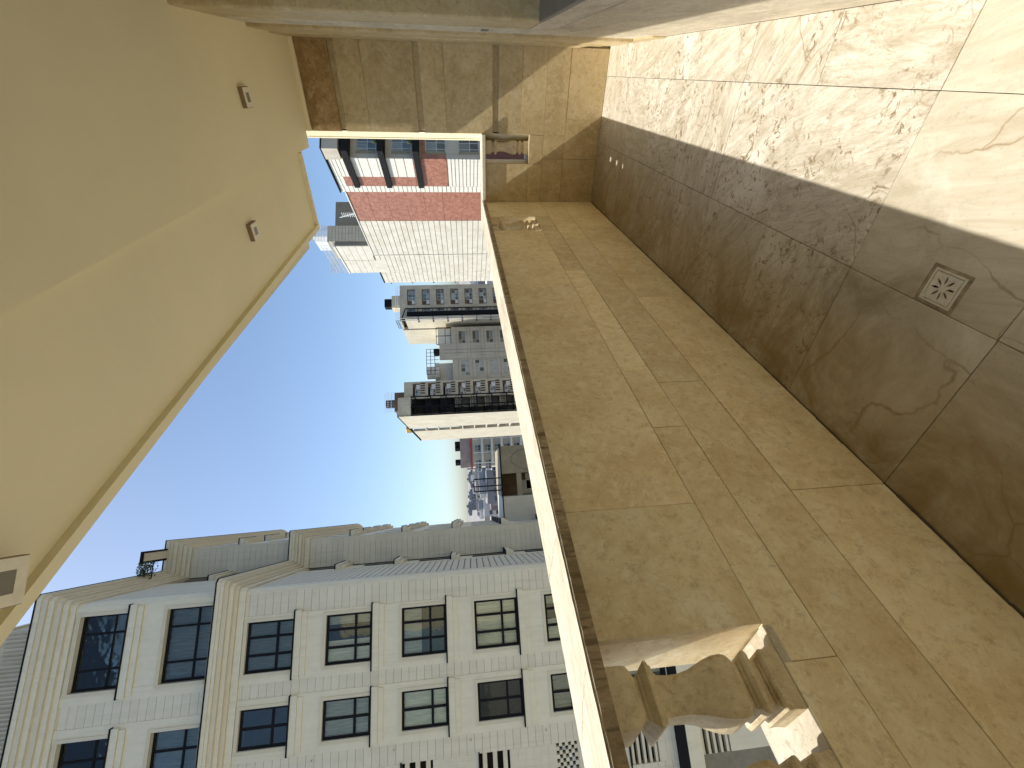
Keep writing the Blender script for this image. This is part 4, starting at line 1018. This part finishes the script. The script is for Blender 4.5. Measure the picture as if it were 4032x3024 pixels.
railing(t4, [(2, 3, zr4 + 2.4 - GZ), (6, 3, zr4 + 2.4 - GZ)], 2.0, 10, M['rail_white'], 0.04, 3)
o = MB().bar((0, 0, 0), (0, 0, 2.0), 0.9, 12).obj("water_tank", M['black']); c = T4.p + T4.u * 4 + T4.v * 5; o.location = (c.x, c.y, zr4 + 2.4); tag(o, "black water tank on the roof of the stair tower", "water tank")
o = MB().box(-.7, .7, -.9, .9, 0, 1.4, 0.1).obj("water_tank", M['yellow']); c = T4.p + T4.u * 0.9 + T4.v * (s2 + 1.0); o.location = (c.x, c.y, zr4 + 1.12); tag(o, "small yellow tank at the far corner of the stair tower roof", "water tank")

# --- lower grey block between them
T3 = Frame(1640, 1490, 41.0, 91.0)
t3 = bthing("grey_block", "lower grey stone block with two columns of windows between the two concrete towers", "apartment building", T3)
za = zy(T3, Zt(1045, 1500))[1]; zb_ = zy(T3, Zt(850, 1230))[1]; zc = zy(T3, Zt(1020, 1000))[1]
xe = zy(T3, Zt(1300, 870))[0]; xm0 = zy(T3, Zt(950, 1345))[0]; xm1 = zy(T3, Zt(950, 1120))[0]
xa0, xa1 = zy(T3, Zt(1250, 1578))[0], zy(T3, Zt(1250, 1350))[0]; xb0, xb1 = zy(T3, Zt(1350, 1115))[0], zy(T3, Zt(1350, 925))[0]
tA = [zy(T3, Zt(x, 1460))[1] for x in (1162, 1370, 1578, 1782)]; pA = (tA[0] - tA[-1]) / 3
fA = sorted([(tA[0] - pA * k - 1.85, tA[0] - pA * k) for k in range(8)])
tB = [zy(T3, Zt(x, 1010))[1] for x in (1125, 1328, 1530, 1728)]; pB = (tB[0] - tB[-1]) / 3
fB_ = sorted([(tB[0] - pB * k - 1.45, tB[0] - pB * k) for k in range(8)])
xs0 = -6.0
hb("core", t3, xs0, xe - .6, 0.9, 12, GZ, za - 0.3, M['dark'])
facade(t3, 'y0', 0, xs0, xm0, GZ, za, [(xa0, xa1)], fA, M['concrete_g'], 0.5)
hb("wall_section", t3, xm0 + .01, xm1, -0.15, 0.5, GZ, zb_, M['concrete_g'])
facade(t3, 'y0', 0, xm1 + .01, xe, GZ, zc, [(xb0, xb1)], fB_, M['concrete_g'], 0.5)
hb("side_wall", t3, xs0 - .5, xs0 - .01, 0, 12, GZ, za, M['concrete_g'])
for f0, f1 in fA:
    if f0 > -9: window(t3, 'y0', 0, xa0, xa1, f0, f1, (0.25, 0.5, 0.75), (0.5,), 0.07, 0.14, M['alu'], [random.choice([M['pane_l'], M['pane_m'], M['pane_l'], M['pane_d']]) for _ in range(5)])
    fb("string_course", t3, 'y0', 0, xs0, xm0 - .01, 0.0, 0.03, f1 + 0.5, f1 + 0.56, M['joint'])
for f0, f1 in fB_:
    if f0 > -9: window(t3, 'y0', 0, xb0, xb1, f0, f1, (0.33,), (0.5,), 0.06, 0.14, M['concrete_g'], [M['pane_d'], M['pane_m'], M['pane_m']])
    for q in (f1 + 0.45, f0 - 0.35): fb("string_course", t3, 'y0', 0, xm0 + .02, xe, 0.151, 0.175, q, q + 0.05, M['joint'])
for x in (xm0 + 1.3, xm1 - 1.4): fb("string_course", t3, 'y0', 0, x, x + 0.06, 0.151, 0.18, -10, zb_ - 1, M['joint'])
# penthouse glazing, roof plant
hb("roof_terrace", t3, xm1, xe, 1.0, 8, zc, zb_ + 0.3, M['curtain'])
mb = MB()
for x in (xm1, (xm1 + xe) / 2, xe): mb.bar((x, 0.2, zc - GZ), (x, 0.2, zb_ + .6 - GZ), 0.08, 5)
for z in (zc + .1, (zc + zb_) / 2, zb_ + .6): mb.bar((xm1, 0.2, z - GZ), (xe, 0.2, z - GZ), 0.06, 5)
mb.obj("glazing_frame", M['black'], t3)
hb("roof_hut", t3, xm0 - 5, xm0, 3, 7, za, zb_ + 1.2, M['r_white']); hb("roof_hut", t3, xs0 + 1, xs0 + 5.2, 1, 5, za, za + 3.2, M['brown_in'])
railing(t3, [(xm0 - 3, 0.5, zb_ + .2 - GZ), (xm0 + 2.5, 0.5, zb_ + .2 - GZ)], 2.6, 7, M['black'], 0.06, 3)
o = MB().box(-.7, .7, -.5, .5, 0, 1.3, .15).obj("water_tank", M['black']); c = T3.p + T3.u * (xm1 - 1.5) + T3.v * 1; o.location = (c.x, c.y, zb_); tag(o, "squat dark tank on the grey block's roof edge", "water tank")
o = MB().bar((0, 0, 0), (0, 0, 2.6), 1.3, 14).obj("water_tank", M['r_white']); c = T3.p + T3.u * (xm0 - 2.4) + T3.v * 2; o.location = (c.x, c.y, zb_ + .2); tag(o, "round white tank in a cage on the grey block's roof", "water tank")

# ================================================================== LOW HOUSES BELOW THE PARAPET LINE
LB = Frame(2015, 1862, 41.0, 36.0)
lb = bthing("low_house", "low brown rendered house with an arch line and deep window bays beyond the coping", "house", LB)
zt = zy(LB, Zw(1230, 600))[1]; x1_ = zy(LB, Zw(1400, 305))[0]; xL = zy(LB, Zw(1400, 1400))[0]; xo = zy(LB, Zw(1500, 900))[0]
M['brown_render'] = plain("brown_render", (0.36, 0.30, 0.20), 0.9, 0.2, 1.2, bumpv=0.3, fine=8)
hb("wall", lb, xo, x1_, 0, 8, GZ, zt, M['brown_render'])
arc = MB()
for i in range(24):
    a, b = math.pi * i / 24, math.pi * (i + 1) / 24; cx = (xo + x1_) / 2; rr_ = (x1_ - xo) * 0.42
    arc.bar((cx + rr_ * math.cos(a), -0.012, zt - 3.0 + 2.2 * math.sin(a) - GZ), (cx + rr_ * math.cos(b), -0.012, zt - 3.0 + 2.2 * math.sin(b) - GZ), 0.02, 4)
arc.obj("arch_line", M['joint'], lb)
hb("wall", lb, xL, xo - .01, 2.2, 8, GZ, zt - .02, M['brown_in'])
hb("beam", lb, xL, xo - .01, -0.02, 0.3, zt - 1.6, zt - 1.2, M['brown_render'])
hb("eave", lb, xL - .1, x1_ + .1, -0.08, 0.3, zt, zt + 0.09, M['black'])
window(lb, 'y0', 2.2, xL + .4, xL + 2.0, zt - 4.0, zt - 2.2, (0.5,), (0.5,), 0.06, -0.06, M['alu'], [M['pane_d']])
window(lb, 'y0', 2.2, xo - 2.2, xo - .6, zt - 3.2, zt - 1.8, (0.5,), (), 0.06, -0.06, M['alu'], [M['pane_d']])
hb("roof_deck", lb, xL, x1_, 0.3, 8, zt - .01, zt + 0.02, M['brown_render'])
mb = MB()
for x in (xL + .5, (xL + xo) / 2, xo - .3):
    mb.bar((x, 1.0, zt - GZ), (x, 1.0, zt + 2.3 - GZ), 0.05, 5)
mb.bar((xL + .5, 1.0, zt + 2.3 - GZ), (xo - .3, 1.0, zt + 2.3 - GZ), 0.05, 5).bar((xL + .5, 1.0, zt + 1.2 - GZ), (xo - .3, 1.0, zt + 1.2 - GZ), 0.03, 5); mb.obj("pergola", M['black'], lb)
WHs = Frame(2040, 1998, 41.0, 36.0)
wh = bthing("low_house", "low pale rendered house with a raised round arch beside the brown one", "house", WHs)
zt2 = zy(WHs, Zw(1290, 1500))[1]
hb("wall", wh, -6.5, xL - 0.0 + (LB.p - WHs.p).dot(LB.u) - 0.02, 0, 8, GZ, zt2, M['white_clad'])
M['dusty'] = M['pink_roof']
hb("roof_edge", wh, -6.5, xL + (LB.p - WHs.p).dot(LB.u) - .02, -0.06, 0.2, zt2 + .001, zt2 + .08, M['black'])

# red banded apartment house behind the stair tower
RB = Frame(1900, 1830, 41.0, 150.0)
rb = bthing("far_apartments", "mid distance grey apartment house with a red roof band and white framed bays", "apartment building", RB)
zt = zy(RB, Zw(570, 500))[1]; xl = zy(RB, Zw(700, 760))[0]; xr = zy(RB, Zw(700, 100))[0] + 6
hb("wall", rb, xl, xr, 0.6, 12, GZ, zt, M['concrete_g'])
hb("roof_house", rb, xl, xr, 3, 12, zt, zt + 3.6, M['pink_roof']); hb("red_band", rb, xl - .5, xr, 0.1, 0.599, zt - .6, zt, M['red'])
for k in range(9):
    z = zt - 3.4 - k * 3.4
    for j, x in enumerate((xr - 4.4, xr - 9.5, xr - 14.6)):
        window(rb, 'y0', 0.6, x - 2.6, x + .6, z - .2, z + 1.9, (0.33, 0.66), (0.5,), 0.12, -0.1, M['alu'], [M['pane_d'], M['pane_m']])
    hb("balcony", rb, xl + 1.0, xl + 9.5, -1.2, 0.59, z - 1.0, z - 0.3, M['r_white'])
    for x in (xl + 1.0, xl + 4.5, xl + 9.2): hb("balcony_post", rb, x, x + .3, -1.2, -0.9, z - .299, z + 2.39, M['r_white'])
for x, wd_ in ((xl + 2, "leftmost"), (xl + 7, "second from left"), (xr - 8, "third from left"), (xr - 3, "rightmost")): 
    o = MB().box(-.8, .8, -.8, .8, 0, 1.8, 0.1).obj("roof_tank", M['black']); c = RB.p + RB.u * x + RB.v * 5; o.location = (c.x, c.y, zt + 3.6); tag(o, "%s dark tank on the roof of the red banded apartment house" % wd_, "water tank", "tanks on the red banded house")

# ================================================================== THE FAR CITY ON ITS SLOPE
hb_ = MB()
hv = []
def dirD(az, D): a = math.radians(az); return (math.sin(a) * D, math.cos(a) * D)
def hillz(az, D): return GZ + max(0, (D - 250)) * 0.030 + 6 * math.sin(az * 0.31) * min(1, D / 900)
bm = bmesh.new(); grid = []
for i in range(25):
    D = 180 + i * 60; grid.append([bm.verts.new((*dirD(az, D), hillz(az, D) - (2 if i == 0 else 0))) for az in range(-85, 31, 5)])
for a, b in zip(grid, grid[1:]):
    for i in range(len(a) - 1): bm.faces.new((a[i], b[i], b[i + 1], a[i + 1]))
me = bpy.data.meshes.new("hillside"); bm.to_mesh(me); bm.free(); me.materials.append(M['hill']); o = link(bpy.data.objects.new("hillside", me)); o['kind'] = 'structure'
words = ["sand coloured", "grey", "whitish", "mauve brown", "slate grey"]
def city_house(az, D, wd, dp, h, ci, label, stor=3.3):
    x, y = dirD(az, D); base = hillz(az, D) if D > 180 else GZ
    t = thing("city_house", label, "apartment building", (x, y, base - 1), math.radians(49 + random.choice([0, 0, 3, -4])), "blocks of the far city")
    box("wall", t, -wd / 2, wd / 2, -dp / 2, dp / 2, 0, h, CITY[ci])
    ns = int(h / stor)
    wm = MB(); 
    for k in range(max(0, ns - 7), ns):
        for j in range(int(wd / 3.4)):
            if random.random() < .12: continue
            x0 = -wd / 2 + 1 + j * 3.4; wm.box(x0, x0 + 2.0, -dp / 2 - .06, -dp / 2 - .01, k * stor + 1.2, k * stor + 2.7)
        for j in range(int(dp / 3.8)):
            y0 = -dp / 2 + 1 + j * 3.8; wm.box(-wd / 2 - .06, -wd / 2 - .01, y0, y0 + 2.0, k * stor + 1.2, k * stor + 2.7)
    if ns: o_ = wm.obj("window_rows", M['pane_d'], t); o_['kind'] = 'stuff'
    box("roof_hut", t, -wd * .2, wd * .15, -dp * .2, dp * .2, h, h + random.uniform(1.5, 3.2), CITY[(ci + 2) % 5])
    return t
n = 0
pl_ = ["standing just left of the stair tower", "among the far roofs", "on the skyline of the far slope", "low in front of the far slope"]
for k in range(130):
    az = random.uniform(-53.0, -44.5); D = random.choice([random.uniform(190, 300), random.uniform(280, 600), random.uniform(450, 1150)])
    top = EYE.z + D * (random.uniform(-0.060, -0.025) if D < 300 else random.uniform(-0.045, -0.010) if D < 600 else random.uniform(-0.022, 0.014))
    h = max(8, top - hillz(az, D) + 1); wd = random.uniform(7, 14) * (1 + D / 2500); ci = random.choice([0, 1, 2, 3, 4] if D < 600 else [1, 3, 4, 4, 1])
    sd = ["nearest the stair tower", "left of the stair tower", "right of mid gap", "left of mid gap", "right of the cornice end", "beside the cornice end"][min(5, int((-44.5 - az) / 1.45))]
    city_house(az, D, wd, random.uniform(8, 14), h, ci, "%s %s %s city block %s, %s" % (["low", "middling", "tall"][min(2, int(h / 14))], ["narrow", "broad", "wide"][min(2, int((wd - 7) / 3.5))], words[ci], sd, ["just behind the low roofs", "half way up the slope", "on the far skyline"][0 if D < 300 else 1 if D < 600 else 2]))
for k in range(14):
    az = random.uniform(-24.5, -22.4); D = random.uniform(120, 500); ci = random.randrange(5)
    city_house(az, D, 12, 10, EYE.z - D * random.uniform(0.015, 0.06) - (hillz(az, D) if D > 180 else GZ), ci, "distant %s block %s in the slot beside the granite tower" % (words[ci], ["low down", "higher up"][D > 300]))
# trees in the slot beside the granite tower
def tree(px, py, D, h, label):
    p = atD(px, py, D); top = p.z
    t = thing("street_tree", label, "tree", (p.x, p.y, GZ), 0, "trees seen in the slot")
    MB().bar((0, 0, 0), (0, 0, top - GZ - h * .4), 0.3, 8).obj("trunk", M['bark'], t)
    b_ = bmesh.new(); rng = random.Random(int(px * 7 + py))
    cl = [(Vector((rng.uniform(-1.8, 1.8), rng.uniform(-1.8, 1.8), top - GZ - rng.uniform(.5, h))), rng.uniform(.7, 1.2)) for _ in range(12)]
    for c, r in cl:
        for _ in range(110):
            q = c + Vector((rng.gauss(0, 1), rng.gauss(0, 1), rng.gauss(0, 1))).normalized() * r * rng.uniform(.6, 1); d = [Vector((rng.gauss(0, 1), rng.gauss(0, 1), rng.gauss(0, 1))).normalized() * .28 for _ in range(3)]
            b_.faces.new([b_.verts.new(q + e) for e in d])
    me = bpy.data.meshes.new("crown"); b_.to_mesh(me); b_.free(); me.materials.append(M['leaf']); link(bpy.data.objects.new("crown", me), t)
tree(1850, 1113, 170, 4, "taller dark green tree in the slot beside the granite tower")
tree(1905, 1117, 150, 3, "lower dark green tree in the slot, nearer the parapet line")
